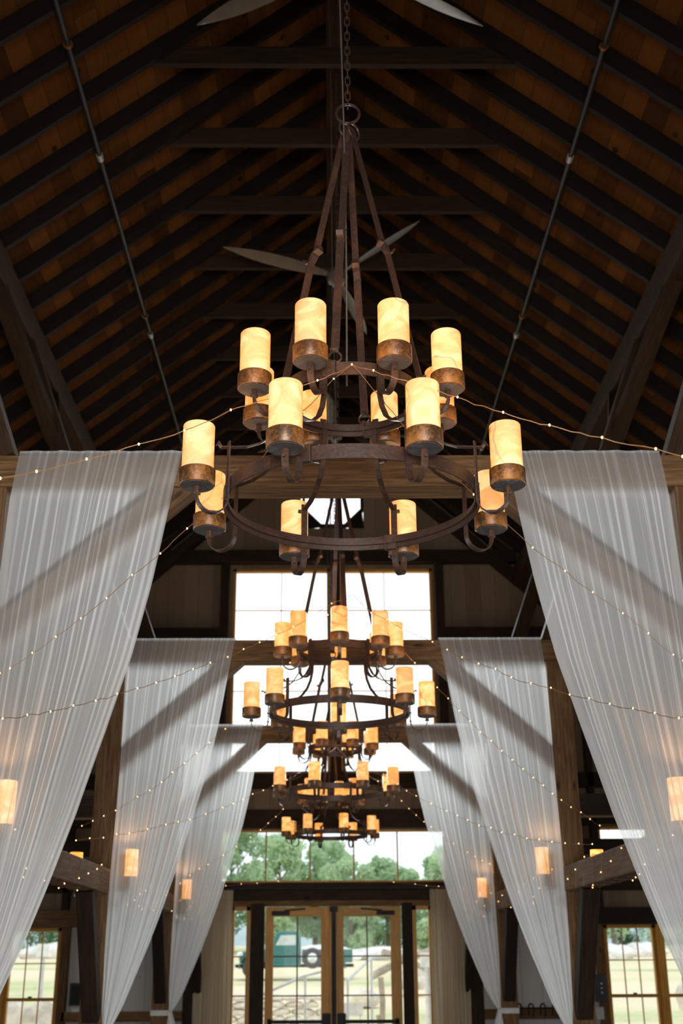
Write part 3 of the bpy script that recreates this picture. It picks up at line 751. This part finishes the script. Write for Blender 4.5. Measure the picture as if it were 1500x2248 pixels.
for bi, Y in enumerate(BY):
    for s, sd in ((-1, 'left'), (1, 'right')):
        curtain(s, Y, 'white sheer curtain draped over the %s tie beam and swept back to the %s post' % (CL[bi], sd), k+1, (.03 if bi == 0 and s > 0 else 0)); k += 1
        t = empty('curtain_tieback', 'white ribbon tied around the %s %s-hand post holding the sheer curtain' % (CL[bi], sd), 'tieback', (s*1.935, Y, 1.20), 'ribbon tiebacks')
        m = MB(); m.flat([(-.104, -.01, 0), (-.104, .204, 0), (.104, .204, 0), (.104, -.01, 0)], .055, .004, (0, 0, 1), True); m.build('band', M['ribbon'], t)
        m = MB(); m.ball((-s*.115, -.09, .0), .03, 12, 8, (1, 1.1, .9)); m.tube([(-s*.10, -.01, 0), (-s*.115, -.07, 0)], .02, 8); m.build('knot', M['ribbon'], t)
        m = MB(); m.flat([(-s*.12, -.11, -.01), (-s*.14, -.13, -.08), (-s*.125, -.12, -.30)], .04, .003, (1, 0, 0)); m.build('ribbon_tail', M['ribbon'], t)

# ============================================================= post sconces
def sconce(loc, s, label):
    """s = direction from lamp to post"""
    t = empty('wall_sconce', label, 'wall lamp', loc, 'alabaster sconces on the posts')
    m = MB(); m.beam((s*.118, 0, -.32), (s*.118, 0, .12), .055, .012, (1, 0, 0)); m.build('backplate', M['iron'], t)
    m = MB(); pts = [(s*.112, 0, -.22)]+[(s*(.056+.056*cos(a)), 0, -.22-.05*sin(a)) for a in [pi*k/8 for k in range(9)]]+[(0, 0, -.16)]
    m.flat(pts, .024, .006, (0, 1, 0)); m.build('bracket_arm', M['iron'], t)
    m = MB(); m.lathe([(0, -.165), (.055, -.165), (.059, -.16), (.059, -.115), (.055, -.115), (.055, -.15), (0, -.15)], 32); m.build('lamp_cup', M['cup'], t)
    m = MB(); m.lathe([(.047, -.14), (.053, -.14), (.053, .097), (.050, .10), (.047, .10)], 40); m.build('alabaster_shade', M['alab2'], t)
    l = bpy.data.lights.new('lamp_bulb', 'POINT'); l.energy = BULB*.8; l.color = (1, .60, .27); l.shadow_soft_size = .015
    lo = bpy.data.objects.new('lamp_bulb', l); link(lo, t); lo.location = (0, 0, .07)
for bi, Y in enumerate(BY):
    for s, sd in ((-1, 'left'), (1, 'right')):
        sconce((s*1.702, Y+.08, 2.51), s, 'lit alabaster sconce glowing behind the %s sheer curtain on the %s, on its post' % (CL[bi], sd))
for s, sd in ((-1, 'left'), (1, 'right')):
    sconce((s*2.165, BY[1]+.1, 2.49), -s, 'lit sconce on the aisle side of the middle %s post, only its top showing' % sd)

# ============================================================= fairy lights
ST = {
'S1L':[(0.014,3.9,3.86),(-0.115,3.8,3.741),(-0.259,3.689,3.624),(-0.408,3.574,3.511),(-0.548,3.466,3.384),(-0.677,3.367,3.29),(-0.814,3.26,3.192),(-0.937,3.165,3.111),(-1.022,3.1,3.062)],
'S1R':[(0.014,3.9,3.86),(0.092,3.823,3.794),(0.226,3.691,3.675),(0.365,3.553,3.549),(0.496,3.424,3.429),(0.619,3.303,3.326),(0.748,3.176,3.225),(0.869,3.056,3.134),(0.926,3.0,3.085)],
'S2L':[(0.014,3.9,3.86),(-0.054,3.968,3.836),(-0.175,4.089,3.756),(-0.29,4.205,3.668),(-0.412,4.327,3.586),(-0.536,4.452,3.513),(-0.668,4.585,3.452),(-0.794,4.711,3.385),(-0.934,4.851,3.334),(-1.064,4.982,3.268),(-1.201,5.119,3.214),(-1.341,5.26,3.165),(-1.48,5.399,3.124),(-1.616,5.536,3.082),(-1.68,5.6,3.073)],
'S2R':[(0.014,3.9,3.86),(0.125,4.013,3.783),(0.25,4.141,3.688),(0.383,4.277,3.606),(0.521,4.418,3.538),(0.663,4.564,3.477),(0.803,4.707,3.407),(0.972,4.88,3.358),(1.124,5.036,3.307),(1.299,5.215,3.259),(1.454,5.373,3.205),(1.612,5.535,3.14),(1.677,5.601,3.126)],
'S3L':[(0.105,8.2,4.262),(-0.051,7.8,4.072),(-0.197,7.425,3.864),(-0.297,7.169,3.732),(-0.395,6.917,3.615),(-0.481,6.696,3.509),(-0.56,6.495,3.417),(-0.633,6.307,3.325),(-0.708,6.115,3.246),(-0.778,5.935,3.169),(-0.847,5.758,3.092),(-0.914,5.587,3.02),(-0.977,5.427,2.958),(-1.041,5.261,2.897),(-1.104,5.1,2.832),(-1.166,4.941,2.778),(-1.225,4.79,2.723),(-1.282,4.645,2.681),(-1.338,4.5,2.639)],
'S3R':[(0.105,8.2,4.262),(0.226,7.823,4.012),(0.32,7.528,3.879),(0.407,7.256,3.742),(0.488,7.003,3.626),(0.553,6.801,3.536),(0.618,6.599,3.437),(0.68,6.404,3.343),(0.745,6.203,3.258),(0.807,6.01,3.184),(0.861,5.84,3.099),(0.924,5.643,3.024),(0.985,5.454,2.96),(1.037,5.29,2.892),(1.089,5.128,2.841),(1.14,4.97,2.783),(1.194,4.801,2.73),(1.241,4.653,2.681),(1.29,4.5,2.631)],
'S4L':[(0.105,8.2,4.262),(-0.076,8.318,4.137),(-0.212,8.406,3.969),(-0.359,8.502,3.82),(-0.51,8.601,3.656),(-0.604,8.662,3.58),(-0.731,8.744,3.483),(-0.855,8.825,3.388),(-0.98,8.906,3.3),(-1.082,8.972,3.232),(-1.18,9.036,3.166),(-1.276,9.099,3.106),(-1.364,9.156,3.039),(-1.462,9.22,2.985),(-1.566,9.287,2.946),(-1.751,9.408,2.856),(-1.854,9.475,2.822),(-1.95,9.537,2.791),(-2.047,9.6,2.759)],
'S4R':[(0.105,8.2,4.262),(0.244,8.291,4.146),(0.39,8.386,3.98),(0.483,8.447,3.898),(0.574,8.506,3.818),(0.657,8.561,3.744),(0.745,8.618,3.656),(0.83,8.673,3.584),(0.915,8.729,3.502),(1.001,8.785,3.433),(1.083,8.839,3.36),(1.171,8.897,3.304),(1.255,8.952,3.236),(1.341,9.007,3.176),(1.43,9.066,3.115),(1.513,9.12,3.056),(1.597,9.175,3.005),(1.673,9.224,2.948),(1.75,9.275,2.905),(1.832,9.328,2.856),(1.92,9.386,2.823),(1.999,9.438,2.776),(2.084,9.493,2.732),(2.248,9.6,2.668)],
'S5L':[(0.009,12.2,3.813),(-0.146,11.856,3.642),(-0.321,11.467,3.462),(-0.464,11.149,3.331),(-0.584,10.883,3.241),(-0.662,10.71,3.177),(-0.745,10.527,3.122),(-0.817,10.367,3.055),(-0.89,10.204,3.001),(-0.964,10.039,2.948),(-1.079,9.786,2.868),(-1.181,9.558,2.8),(-1.254,9.396,2.766),(-1.328,9.233,2.728),(-1.431,9.003,2.672),(-1.53,8.784,2.621),(-1.597,8.636,2.601),(-1.662,8.49,2.563),(-1.729,8.342,2.546),(-1.793,8.2,2.519)],
'S5R':[(0.009,12.2,3.813),(0.153,11.864,3.619),(0.281,11.568,3.461),(0.402,11.287,3.334),(0.487,11.088,3.302),(0.566,10.905,3.255),(0.637,10.738,3.172),(0.71,10.569,3.105),(0.82,10.314,3.007),(0.927,10.064,2.916),(0.999,9.895,2.859),(1.064,9.746,2.806),(1.134,9.582,2.746),(1.205,9.416,2.711),(1.268,9.27,2.662),(1.34,9.102,2.629),(1.406,8.948,2.587),(1.471,8.798,2.564),(1.536,8.647,2.534),(1.601,8.497,2.511),(1.666,8.345,2.494),(1.728,8.199,2.478)],
'S6L':[(0.009,12.2,3.813),(-0.125,12.308,3.642),(-0.269,12.424,3.495),(-0.415,12.542,3.369),(-0.552,12.653,3.237),(-0.631,12.716,3.165),(-0.715,12.785,3.106),(-0.8,12.854,3.043),(-0.912,12.943,2.976),(-1.066,13.068,2.893),(-1.222,13.194,2.813),(-1.396,13.334,2.724),(-1.498,13.417,2.687),(-1.611,13.508,2.621),(-1.725,13.6,2.544)],
'S6R':[(0.009,12.2,3.813),(0.211,12.363,3.706),(0.383,12.502,3.622),(0.573,12.656,3.552),(0.647,12.716,3.459),(0.716,12.772,3.331),(0.797,12.837,3.257),(0.879,12.903,3.197),(0.966,12.974,3.133),(1.049,13.041,3.086),(1.17,13.138,3.004),(1.308,13.25,2.926),(1.475,13.385,2.844),(1.563,13.456,2.806),(1.651,13.527,2.766),(1.741,13.6,2.737)],
}
def wob(pts, seed):
    rnd = random.Random(seed); out = []
    for a, b in zip(pts, pts[1:]):
        a = Vector(a); b = Vector(b); k = max(2, int((b-a).length/.04))
        for i in range(k):
            u = i/k; e = .0035 if i else 0
            out.append(a.lerp(b, u)+Vector((rnd.uniform(-e, e), rnd.uniform(-e, e), rnd.uniform(-e, e)-.004*sin(pi*u))))
    out.append(Vector(pts[-1])); return out
led0 = None
def bulbs(t, pts):
    global led0
    for p in pts:
        if led0 is None:
            m = MB(); m.ball((0, 0, 0), .0036, 10, 6, (1, 1, 1.25)); led0 = m.build('bulb', M['led'], t); q = led0
        else: q = led0.copy(); link(q, t)
        q.location = Vector(p)
def string(L_, R_, label, seed, extL=[], extR=[]):
    pts = extL+[tuple(p) for p in reversed(L_)]+[tuple(p) for p in R_[1:]]+extR
    t = empty('fairy_light_string', label, 'string lights', (0, 0, 0), 'fairy light strings')
    m = MB(); m.tube(wob(pts, seed), .0016, 5); m.build('wire', M['wire'], t)
    bulbs(t, [tuple(p) for p in L_]+[tuple(p) for p in R_[1:]])
string(ST['S1L'], ST['S1R'], 'fairy light wire over the nearest chandelier, its nearly level arms crossing above the nearest curtains', 1, [(-1.83, 2.3, 2.80)], [(1.83, 2.05, 2.74)])
string(ST['S2L'], ST['S2R'], 'fairy light wire from the nearest chandelier sloping steeply down across both nearest sheer curtains', 2, [(-1.82, 5.72, 3.0)], [(1.82, 5.72, 3.05)])
string(ST['S3L'], ST['S3R'], 'fairy light wire from the second chandelier, its flatter arms crossing the nearest curtains low down', 3, [(-1.83, 3.9, 2.78)], [(1.83, 3.9, 2.78)])
string(ST['S4L'], ST['S4R'], 'fairy light wire from the second chandelier sloping steeply down across the middle pair of curtains', 4)
string(ST['S5L'], ST['S5R'], 'fairy light wire from the third chandelier, its flatter arms ending near the middle posts', 5)
string(ST['S6L'], ST['S6R'], 'fairy light wire from the third chandelier sloping down across the farthest pair of curtains', 6)
string([(-.03, 16.2, 2.86), (-.35, 15.8, 2.74), (-.70, 15.3, 2.66), (-.95, 15.0, 2.62), (-1.13, 14.8, 2.6), (-1.30, 14.6, 2.57), (-1.5, 14.3, 2.55)],
       [(-.03, 16.2, 2.86), (.35, 15.8, 2.74), (.75, 15.3, 2.64), (1.0, 15.0, 2.60), (1.12, 14.8, 2.57), (1.25, 14.6, 2.55), (1.5, 14.2, 2.5)], 'lowest fairy light wire, in front of the dark beam over the doors', 7)
for s, sd in ((-1, 'left'), (1, 'right')):
    rnd = random.Random(40+s)
    for k in range(3):
        y0, y1 = Yb[k+1 if k < 2 else 3]+.25, (BY[1]-.05, BY[2]-.05, 17.6)[k]
        y0 = (6.2, 10.25, 14.25)[k]
        t = empty('fairy_light_wrap', 'fairy lights wound around the %s girt, %s' % (sd, ('between the nearest and middle posts', 'between the middle and farthest posts', 'beyond the farthest post')[k]), 'string lights', (0, 0, 0), 'fairy lights wound on the girts')
        pts = []; n = 34; bl = []
        for i in range(n*4):
            a = i/4*2*pi*.36; y = y0+(y1-y0)*i/(n*4); q = a % (2*pi)
            cx, cz = cos(a), sin(a); kx = max(abs(cx)/.092, abs(cz)/.102)
            pts.append((s*1.93+cx/kx, y, 2.35+cz/kx))
            if i % 4 == 0 and rnd.random() < .85: bl.append((s*1.93+cx/kx*1.05, y, 2.35+cz/kx*1.05))
        m = MB(); m.tube(pts, .0018, 4); m.build('wire', M['wire'], t); bulbs(t, bl)

# ============================================================= small wall things
t = empty('switch_panel', 'dark metal switch panel with a column of small buttons on the right wall post', 'switch panel', (3.80, 17.86, 1.15))
m = MB(); m.box(-.09, .09, -.03, .02, 0, .36); m.build('plate', M['switch'], t, .004)
for k in range(3):
    m = MB(); m.tube([(0.02, -.03, .12+.06*k), (.02, -.042, .12+.06*k)], .012, 12, up=(1, 0, 0)); m.build('button', M['white'], t)
t = empty('wall_box', 'dark square metal box on the left part of the far wall', 'wall box', (-3.66, 17.93, 1.14))
m = MB(); m.box(-.09, .09, -.06, .03, 0, .30); m.build('housing', M['switch'], t, .004)
m = MB(); m.box(-.07, .07, -.07, -.06, .03, .27); m.build('cover', M['blackmetal'], t, .003)
m = MB(); m.box(-.09, .09, -.02, .03, -.13, -.02); tag(m.build('outlet_plate', M['white'], None, .003, (-3.62, 17.93, 1.13)), 'small white outlet plate below the dark wall box on the left', 'outlet')
m = MB(); m.box(-.07, .07, -.02, .03, 0, .16); tag(m.build('outlet_plate', M['ribbon'], None, .003, (3.76, 17.86, .92)), 'small grey outlet plate below the switch panel on the right', 'outlet')
for i, (x, z) in enumerate(((-2.84, 1.83), (-2.80, 1.50))):
    m = MB(); m.lathe([(0, 0), (.028, 0), (.035, .006), (.028, .015), (0, .015)], 20); o = m.build('wall_disc', M['galv'], None, 0, (x, 17.97, z)); o.rotation_euler = (pi/2, 0, 0)
    tag(o, '%s small round grey disc on the white boards left of the doors' % ('upper', 'lower')[i], 'wall disc', 'round discs on the white wall')
t = empty('hook_rail', 'dark rail with curled black iron hooks on the white wall right of the doors', 'hook rail', (2.85, 17.9, 1.02))
m = MB(); m.box(-.45, .55, -.01, .07, -.06, .06); m.build('rail', M['beamdark'], t, .003)
for k in range(5):
    x = -.22+.17*k; m = MB(); m.tube([(x-.035, -.03, -.04), (x-.035, -.04, .06)]+[(x-.035*cos(a), -.045, .06+.05*sin(a)) for a in [pi*q/8 for q in range(9)]]+[(x+.035, -.04, -.02), (x+.02, -.05, -.06)], .011, 8, False, (0, 1, 0)); m.build('hook', M['blackmetal'], t)

# ============================================================= outside
def gz(x, y):
    if y < 20: b = -.12
    elif y < 26: b = -.12+(y-20)*.02
    elif y < 50: b = (y-26)/24*1.0
    elif y < 95: b = 1.0+(y-50)/45*1.4
    else: b = 2.4+(y-95)*.01
    return b+.18*noise.noise(Vector((x*.09, y*.09, 0)))*min(1, max(0, (y-22)/10))
bm_ = MB(); ys = [18.15, 20, 22, 24, 26, 28, 31, 35, 40, 45, 50, 56, 63, 71, 80, 88, 95, 110, 130, 160, 200]; xs = [-110+220*i/56 for i in range(57)]
b0 = []
for y in ys:
    for x in xs: bm_.v.append((x, y, gz(x, y)))
for j in range(len(ys)-1):
    for i in range(len(xs)-1):
        n_ = len(xs); bm_.f.append((j*n_+i, j*n_+i+1, (j+1)*n_+i+1, (j+1)*n_+i)); bm_.sm.append(True); bm_.uv += [(0, 0)]*4
tag(bm_.build('ground', M['grass']), kind='structure')
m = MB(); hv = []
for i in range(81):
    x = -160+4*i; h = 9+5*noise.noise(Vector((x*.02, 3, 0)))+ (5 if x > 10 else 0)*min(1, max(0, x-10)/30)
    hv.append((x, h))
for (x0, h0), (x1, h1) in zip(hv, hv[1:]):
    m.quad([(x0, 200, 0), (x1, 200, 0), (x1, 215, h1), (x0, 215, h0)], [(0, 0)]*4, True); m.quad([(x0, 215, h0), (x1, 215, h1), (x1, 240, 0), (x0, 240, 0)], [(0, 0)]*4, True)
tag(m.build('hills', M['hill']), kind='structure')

NTH = ['first', 'second', 'third', 'fourth', 'fifth', 'sixth', 'seventh', 'eighth', 'ninth', 'tenth', 'eleventh', 'twelfth', 'thirteenth', 'fourteenth', 'fifteenth', 'sixteenth', 'seventeenth', 'eighteenth', 'nineteenth', 'twentieth']
def tree(loc, h, wid, seed, label, name='deciduous_tree', mat='leaf', nleaf=5200, grp='trees beyond the field', low=.18, ls=.26):
    rnd = random.Random(seed); t = empty(name, label, 'tree', loc, grp)
    m = MB(); bend = rnd.uniform(-.3, .3)
    m.tube([(0, 0, -.3), (bend*.3, 0, h*.3), (bend, 0, h*.6), (bend, 0, h*.85)], .16, 8, scale=[1.3, 1, .6, .25], up=(0, 1, 0))
    for k in range(7):
        a = rnd.uniform(0, 6.28); z = h*rnd.uniform(.3, .65); L = wid*rnd.uniform(.25, .42)
        m.tube([(bend*.6, 0, z), (L*.5*cos(a), L*.5*sin(a), z+h*.08), (L*cos(a), L*sin(a), z+h*.2)], .06, 6, scale=[1, .7, .3], up=(0, 0, 1))
    m.build('trunk', M['bark'], t)
    clumps = []
    for k in range(22):
        z = rnd.uniform(low, .96); rr_ = wid/2*sqrt(max(.05, 1-((z-.5)/.52)**2)); a = rnd.uniform(0, 6.28); q = rr_*sqrt(rnd.random())*.85
        clumps.append((q*cos(a), q*sin(a), z*h, wid*rnd.uniform(.11, .2)))
    m = MB()
    for k in range(nleaf):
        cx, cy, cz, cr2 = clumps[k % len(clumps)]
        v = Vector((rnd.gauss(0, 1), rnd.gauss(0, 1), rnd.gauss(0, .8))); v.normalize(); v *= cr2*rnd.uniform(.55, 1.1)
        p = Vector((cx, cy, cz))+v; a = Vector((rnd.gauss(0, 1), rnd.gauss(0, 1), rnd.gauss(0, 1))).normalized(); b = a.orthogonal().normalized()*ls*rnd.uniform(.5, 1); a = a*ls*rnd.uniform(.5, 1)
        m.quad([p-a*.5, p+b*.35, p+a*.5, p-b*.35], [(0, 0)]*4)
    m.build('crown', M[mat], t)
rnd = random.Random(3)
TR = [(-9.2, 80, 8.2, 5.5), (-6.6, 84, 9.6, 5.0), (-3.6, 82, 8.9, 4.6), (-1.0, 88, 8.4, 4.4), (1.5, 84, 7.3, 4.2), (4.2, 86, 6.9, 4.2), (6.9, 80, 6.9, 3.6), (9.5, 88, 6.1, 4.2), (-12.5, 90, 9.5, 6), (13, 92, 6.5, 5), (17, 88, 6.0, 5), (20.8, 90, 9.9, 4.5), (26, 94, 6.8, 5.5), (-17, 106, 8, 6), (-23, 106, 7, 6), (-29, 106, 7, 6), (31, 107, 7, 6), (.4, 91, 8.4, 4.6), (3.0, 93, 7.4, 4.4), (5.8, 93, 6.6, 4.2), (8.3, 84, 7.3, 3.8)]
TL = ['leftmost of the trees showing in the transom window', 'tall full tree left of the chandelier in the transom', 'green tree just left of the transom centre', 'loose open tree behind the farthest chandelier', 'lower tree right of the transom centre', 'rounded tree in the right half of the transom',
      'small separate tree at the right end of the transom', 'low tree at the transom\'s far right edge', 'tree beyond the left sheer curtain, next left of the transom trees', 'tree beyond the right sheer curtain, next right of the transom trees', 'tree seen over the right aisle window, left one', 'tree seen over the right aisle window, middle one',
      'tree seen over the right aisle window, right one', 'tree beyond the left aisle, nearest the nave', 'tree beyond the left aisle, middle one', 'tree beyond the left aisle, farthest out', 'tree beyond the right aisle, farthest out', 'tree filling the gap just right of the loose open tree', 'second-row tree right of the transom centre', 'second-row tree left of the small separate one', 'tree between the small separate one and the transom\'s right edge']
for i, (x, y, h, w_) in enumerate(TR): tree((x, y, gz(x, y)-.2), h-.6, w_, 50+i, 'green '+TL[i], low=.10, nleaf=8000 if i < 8 or i > 16 else 1500, ls=.36 if i < 8 or i > 16 else .4)
for i in range(13):
    x = -27+4.6*i; y = 97+rnd.uniform(-1, 1)
    tree((x, y, gz(x, y)-.3), rnd.uniform(2.3, 3.4), 4.2, 90+i, 'dark green shrub in the hedge row under the trees, %s from the left' % NTH[i], 'hedge_shrub', 'leafdark', 1100, 'dark hedge row at the field edge', .05, .35)

def rock(name, loc, sc, seed, mat, label, grp=None, cat='rock', amp=.28, sub=3):
    bm = bmesh.new(); bmesh.ops.create_icosphere(bm, subdivisions=sub, radius=1)
    for v in bm.verts:
        n_ = noise.noise(v.co*1.3+Vector((seed*3.1, seed, 0)))+.4*noise.noise(v.co*3+Vector((seed, 0, seed)))
        v.co *= 1+amp*n_; v.co.z = max(v.co.z, -.55)
    for v in bm.verts: v.co = Vector((v.co.x*sc[0], v.co.y*sc[1], v.co.z*sc[2]))
    me = bpy.data.meshes.new(name); bm.to_mesh(me); bm.free(); me.materials.append(M[mat])
    o = link(bpy.data.objects.new(name, me)); o.location = loc; o.rotation_euler = (0, 0, seed*1.7)
    return tag(o, label, cat, grp)
# pale ledges in the field
for i, (x, y, w_, h, lab) in enumerate(((-.6, 70, 2.6, .55, 'long pale rock ledge behind the truck, seen through the left door'), (2.9, 72, 2.2, .5, 'pale rock ledge across the top of the right door panes'), (16.2, 70, 1.0, .5, 'white rock ledge in the right aisle window, left lump'), (18.6, 73, 1.3, .55, 'white rock ledge in the right aisle window, right lump'), (-15.5, 72, 2.6, .6, 'pale ledge in the left aisle window'))):
    o = rock('rock_ledge', (x, y, gz(x, y)+.25), (w_, .9, h), i+1, 'rockwhite', lab, 'pale ledges in the field'); o.rotation_euler = (0, 0, 0)
# dry stone wall: every visible stone its own thing
rs = random.Random(11); nst = 0; protos = []
for row in range(6):
    x = -3.3+.1*row; ns = 0
    while x < -.25-.02*row:
        w_ = rs.uniform(.24, .52); h = .14
        o = rock('wall_stone', (x+w_/2, 27.5+rs.uniform(-.05, .05)+row*.04, .20+row*.145), (w_*.53, .22, .09), rs.random()*9, 'rock', None, 'stones of the dry wall', 'stone', .2, 2)
        o.rotation_euler = (rs.uniform(-.08, .08), rs.uniform(-.08, .08), rs.uniform(-.1, .1)); nst += 1
        o['label'] = 'grey-tan stone, %s from the left in the %s course of the dry wall outside' % (NTH[ns], ('lowest', 'second', 'third', 'fourth', 'fifth', 'top')[row]); ns += 1
        x += w_
for i, (x, y, z, a, b, c, lab) in enumerate(((-7.2, 25, .55, .5, .4, .42, 'large pale boulder at the bottom of the left aisle window, left one'), (-6.45, 25.4, .5, .42, .4, .5, 'pale boulder at the bottom of the left aisle window, middle one'), (-5.75, 25, .5, .36, .4, .46, 'pale boulder at the bottom of the left aisle window, right one'),
        (2.6, 40, 1.0, .7, .5, .4, 'tan boulder on the slope behind the right door'), (1.0, 36, .62, .5, .4, .3, 'low boulder beside the rail in the right door panes'), (8.55, 30, .75, .30, .3, .42, 'dark grey stone at the edge of the right aisle window'))):
    rock('boulder', (x, y, z), (a, b, c), i+21, 'rock', lab, 'boulders outside')
for i, (p0, p1, lab) in enumerate((((1.5, 45, 1.1), (3.9, 46, 2.0), 'weathered log leaning over the rocks in the right door panes'), ((1.9, 44.5, 1.9), (3.6, 45.5, 1.2), 'weathered log crossing the other one in the right door panes'))):
    m = MB(); m.tube([p0, ((p0[0]+p1[0])/2, (p0[1]+p1[1])/2, (p0[2]+p1[2])/2+.12), p1], .13, 10, up=(0, 1, 0)); tag(m.build('log', M['log']), lab, 'log', 'logs outside')
for i, (x, y, h) in enumerate(((1.25, 31, 1.1), (2.05, 32, 1.2), (1.0, 26, .7))):
    m = MB(); m.tube([(0, 0, 0), (.02, 0, h*.5), (-.02, 0, h)], .07, 10, up=(0, 1, 0)); tag(m.build('wooden_stake', M['log'], None, 0, (x, y, gz(x, y)-.05)), 'short weathered wooden stake outside, %s one in the right door panes' % ('left', 'right', 'nearest')[i], 'stake', 'stakes outside')
# ramp rails
def railing(name, pts, posts, label):
    t = empty(name, label, 'railing', pts[0], 'ramp railings outside'); o0 = Vector(pts[0])
    m = MB(); m.tube([Vector(p)-o0 for p in pts], .028, 10); m.build('handrail', M['galv'], t)
    for (x, y, z) in posts:
        m = MB(); m.tube([Vector((x, y, z))-o0, Vector((x, y, gz(x, y)-.05))-o0], .024, 8, up=(0, 1, 0)); m.build('rail_post', M['galv'], t)
railing('railing', [(-1.45, 24, 1.05), (-.55, 24.3, 1.42), (-.2, 24.4, 1.5)], [(-1.35, 24, 1.08), (-.52, 24.3, 1.42)], 'galvanised ramp railing crossing the left door panes')
railing('railing', [(.28, 24, 1.33), (.78, 24.6, 1.74), (1.35, 25, 1.78)], [(.30, 24, 1.35), (.78, 24.6, 1.74), (1.3, 25, 1.78)], 'galvanised ramp railing crossing the right door panes')
t = empty('notice_board', 'small white notice board on two legs outside the right door', 'sign', (.42, 25, .05))
m = MB(); m.box(-.20, .20, -.01, .01, .62, .86); m.build('board', M['white'], t)
for x in (-.14, .14):
    m = MB(); m.box(x-.012, x+.012, -.01, .02, 0, .64); m.build('leg', M['galv'], t)
for nm, x, y, lab in (('utility_post', -6.95, 30, 'white utility post with a meter box seen in the left aisle window'), ('utility_post', 2.06, 27, 'white utility post with a box seen in the right sidelight')):
    t = empty(nm, lab, 'post', (x, y, gz(x, y)), 'white utility posts')
    hh = 2.05-gz(x, y) if x < 0 else 1.75
    m = MB(); m.tube([(0, 0, 0), (0, 0, hh)], .05, 10, up=(0, 1, 0)); m.build('pole', M['white'], t)
    m = MB(); m.box(-.13, .13, -.1, .08, hh-.25, hh+.05); m.build('meter_box', M['white'], t, .01)
    m = MB(); m.tube([(.06, -.05, 0), (.06, -.05, hh-.2)], .02, 8, up=(0, 1, 0)); m.build('conduit', M['galv'], t)

# vintage pickup truck, side on, nose to the left
t = empty('pickup_truck', 'teal vintage pickup truck parked side-on outside the left door', 'truck', (-1.45, 50, 1.0)); t.scale = (1, 1, 1)
def extr(pts, y0, y1, mat, name, parent, bevel=.03):
    m = MB(); n_ = len(pts)
    m.quad([(x, y0, z) for x, z in pts], [(0, 0)]*n_); m.quad([(x, y1, z) for x, z in reversed(pts)], [(0, 0)]*n_)
    for i in range(n_):
        a, b = pts[i], pts[(i+1) % n_]; m.quad([(a[0], y0, a[1]), (a[0], y1, a[1]), (b[0], y1, b[1]), (b[0], y0, b[1])], [(0, 0)]*4)
    o = m.build(name, mat, parent); md = o.modifiers.new('weld', 'WELD'); md.merge_threshold = .001
    b_ = o.modifiers.new('bevel', 'BEVEL'); b_.width = bevel; b_.segments = 3; b_.limit_method = 'ANGLE'; return o
extr([(-.95, .45), (.28, .45), (.28, 1.2), (.24, 1.62), (.12, 1.73), (-.50, 1.74), (-.68, 1.66), (-.88, 1.18), (-.95, 1.1)], -.80, .80, M['teal'], 'cab', t, .06)
extr([(-.70, 1.20), (.10, 1.20), (.10, 1.58), (-.50, 1.58)], -.815, -.79, M['truckglass'], 'side_window', t, .04)
extr([(-2.15, .55), (-.93, .5), (-.93, 1.1), (-1.5, 1.08), (-2.05, .98), (-2.18, .85)], -.45, .45, M['teal'], 'hood', t, .10)
extr([(.34, .55), (2.35, .55), (2.35, 1.05), (.34, 1.05)], -.74, .74, M['teal'], 'cargo_bed', t, .04)
extr([(-2.3, .38), (2.4, .38), (2.4, .5), (-2.3, .5)], -.5, .5, M['blackmetal'], 'chassis', t, .02)
m = MB(); m.tube([(-.85, -.84, .47), (.3, -.84, .47)], .05, 8); m.build('running_board', M['teal'], t)
for sy in (-1, 1):
    for xw in (-1.65, 1.6):
        pts = [(xw+.47*cos(a), sy*.66, .40+.50*sin(a)) for a in [pi*k/12-.15 for k in range(14)]]
        m = MB(); m.flat(pts, .30, .05, (0, 1, 0)); m.build('fender', M['teal'], t)
        w = None; m = MB(); m.lathe([(.17, -.09), (.30, -.10), (.36, -.07), (.37, 0), (.36, .07), (.30, .10), (.17, .09)], 32)
        w = m.build('wheel', M['tyre'], t, 0, (xw, sy*.68, .37)); w.rotation_euler = (pi/2, 0, 0)
        m = MB(); m.lathe([(0, .07), (.10, .07), (.17, .04), (.18, 0), (.17, -.04), (.10, -.07), (0, -.07)], 24); m.build('hubcap', M['chrome'], w)
m = MB(); m.lathe([(.17, -.09), (.32, -.10), (.38, -.07), (.39, 0), (.38, .07), (.32, .10), (.17, .09)], 32); w = m.build('spare_wheel', M['tyre'], t, 0, (.76, -.86, .72)); w.rotation_euler = (pi/2, 0, 0)
m = MB(); m.lathe([(0, .18), (.10, .16), (.18, .11), (.20, .08), (.19, 0), (0, 0)], 24); m.build('hubcap', M['chrome'], w)
for sy in (-1, 1):
    m = MB(); m.ball((-2.12, sy*.55, .86), .12, 12, 8, (1.1, 1, 1)); m.build('headlamp', M['chrome'], t)
m = MB(); m.tube([(-2.35, -.8, .45), (-2.40, 0, .45), (-2.35, .8, .45)], .06, 8); m.build('bumper', M['chrome'], t)
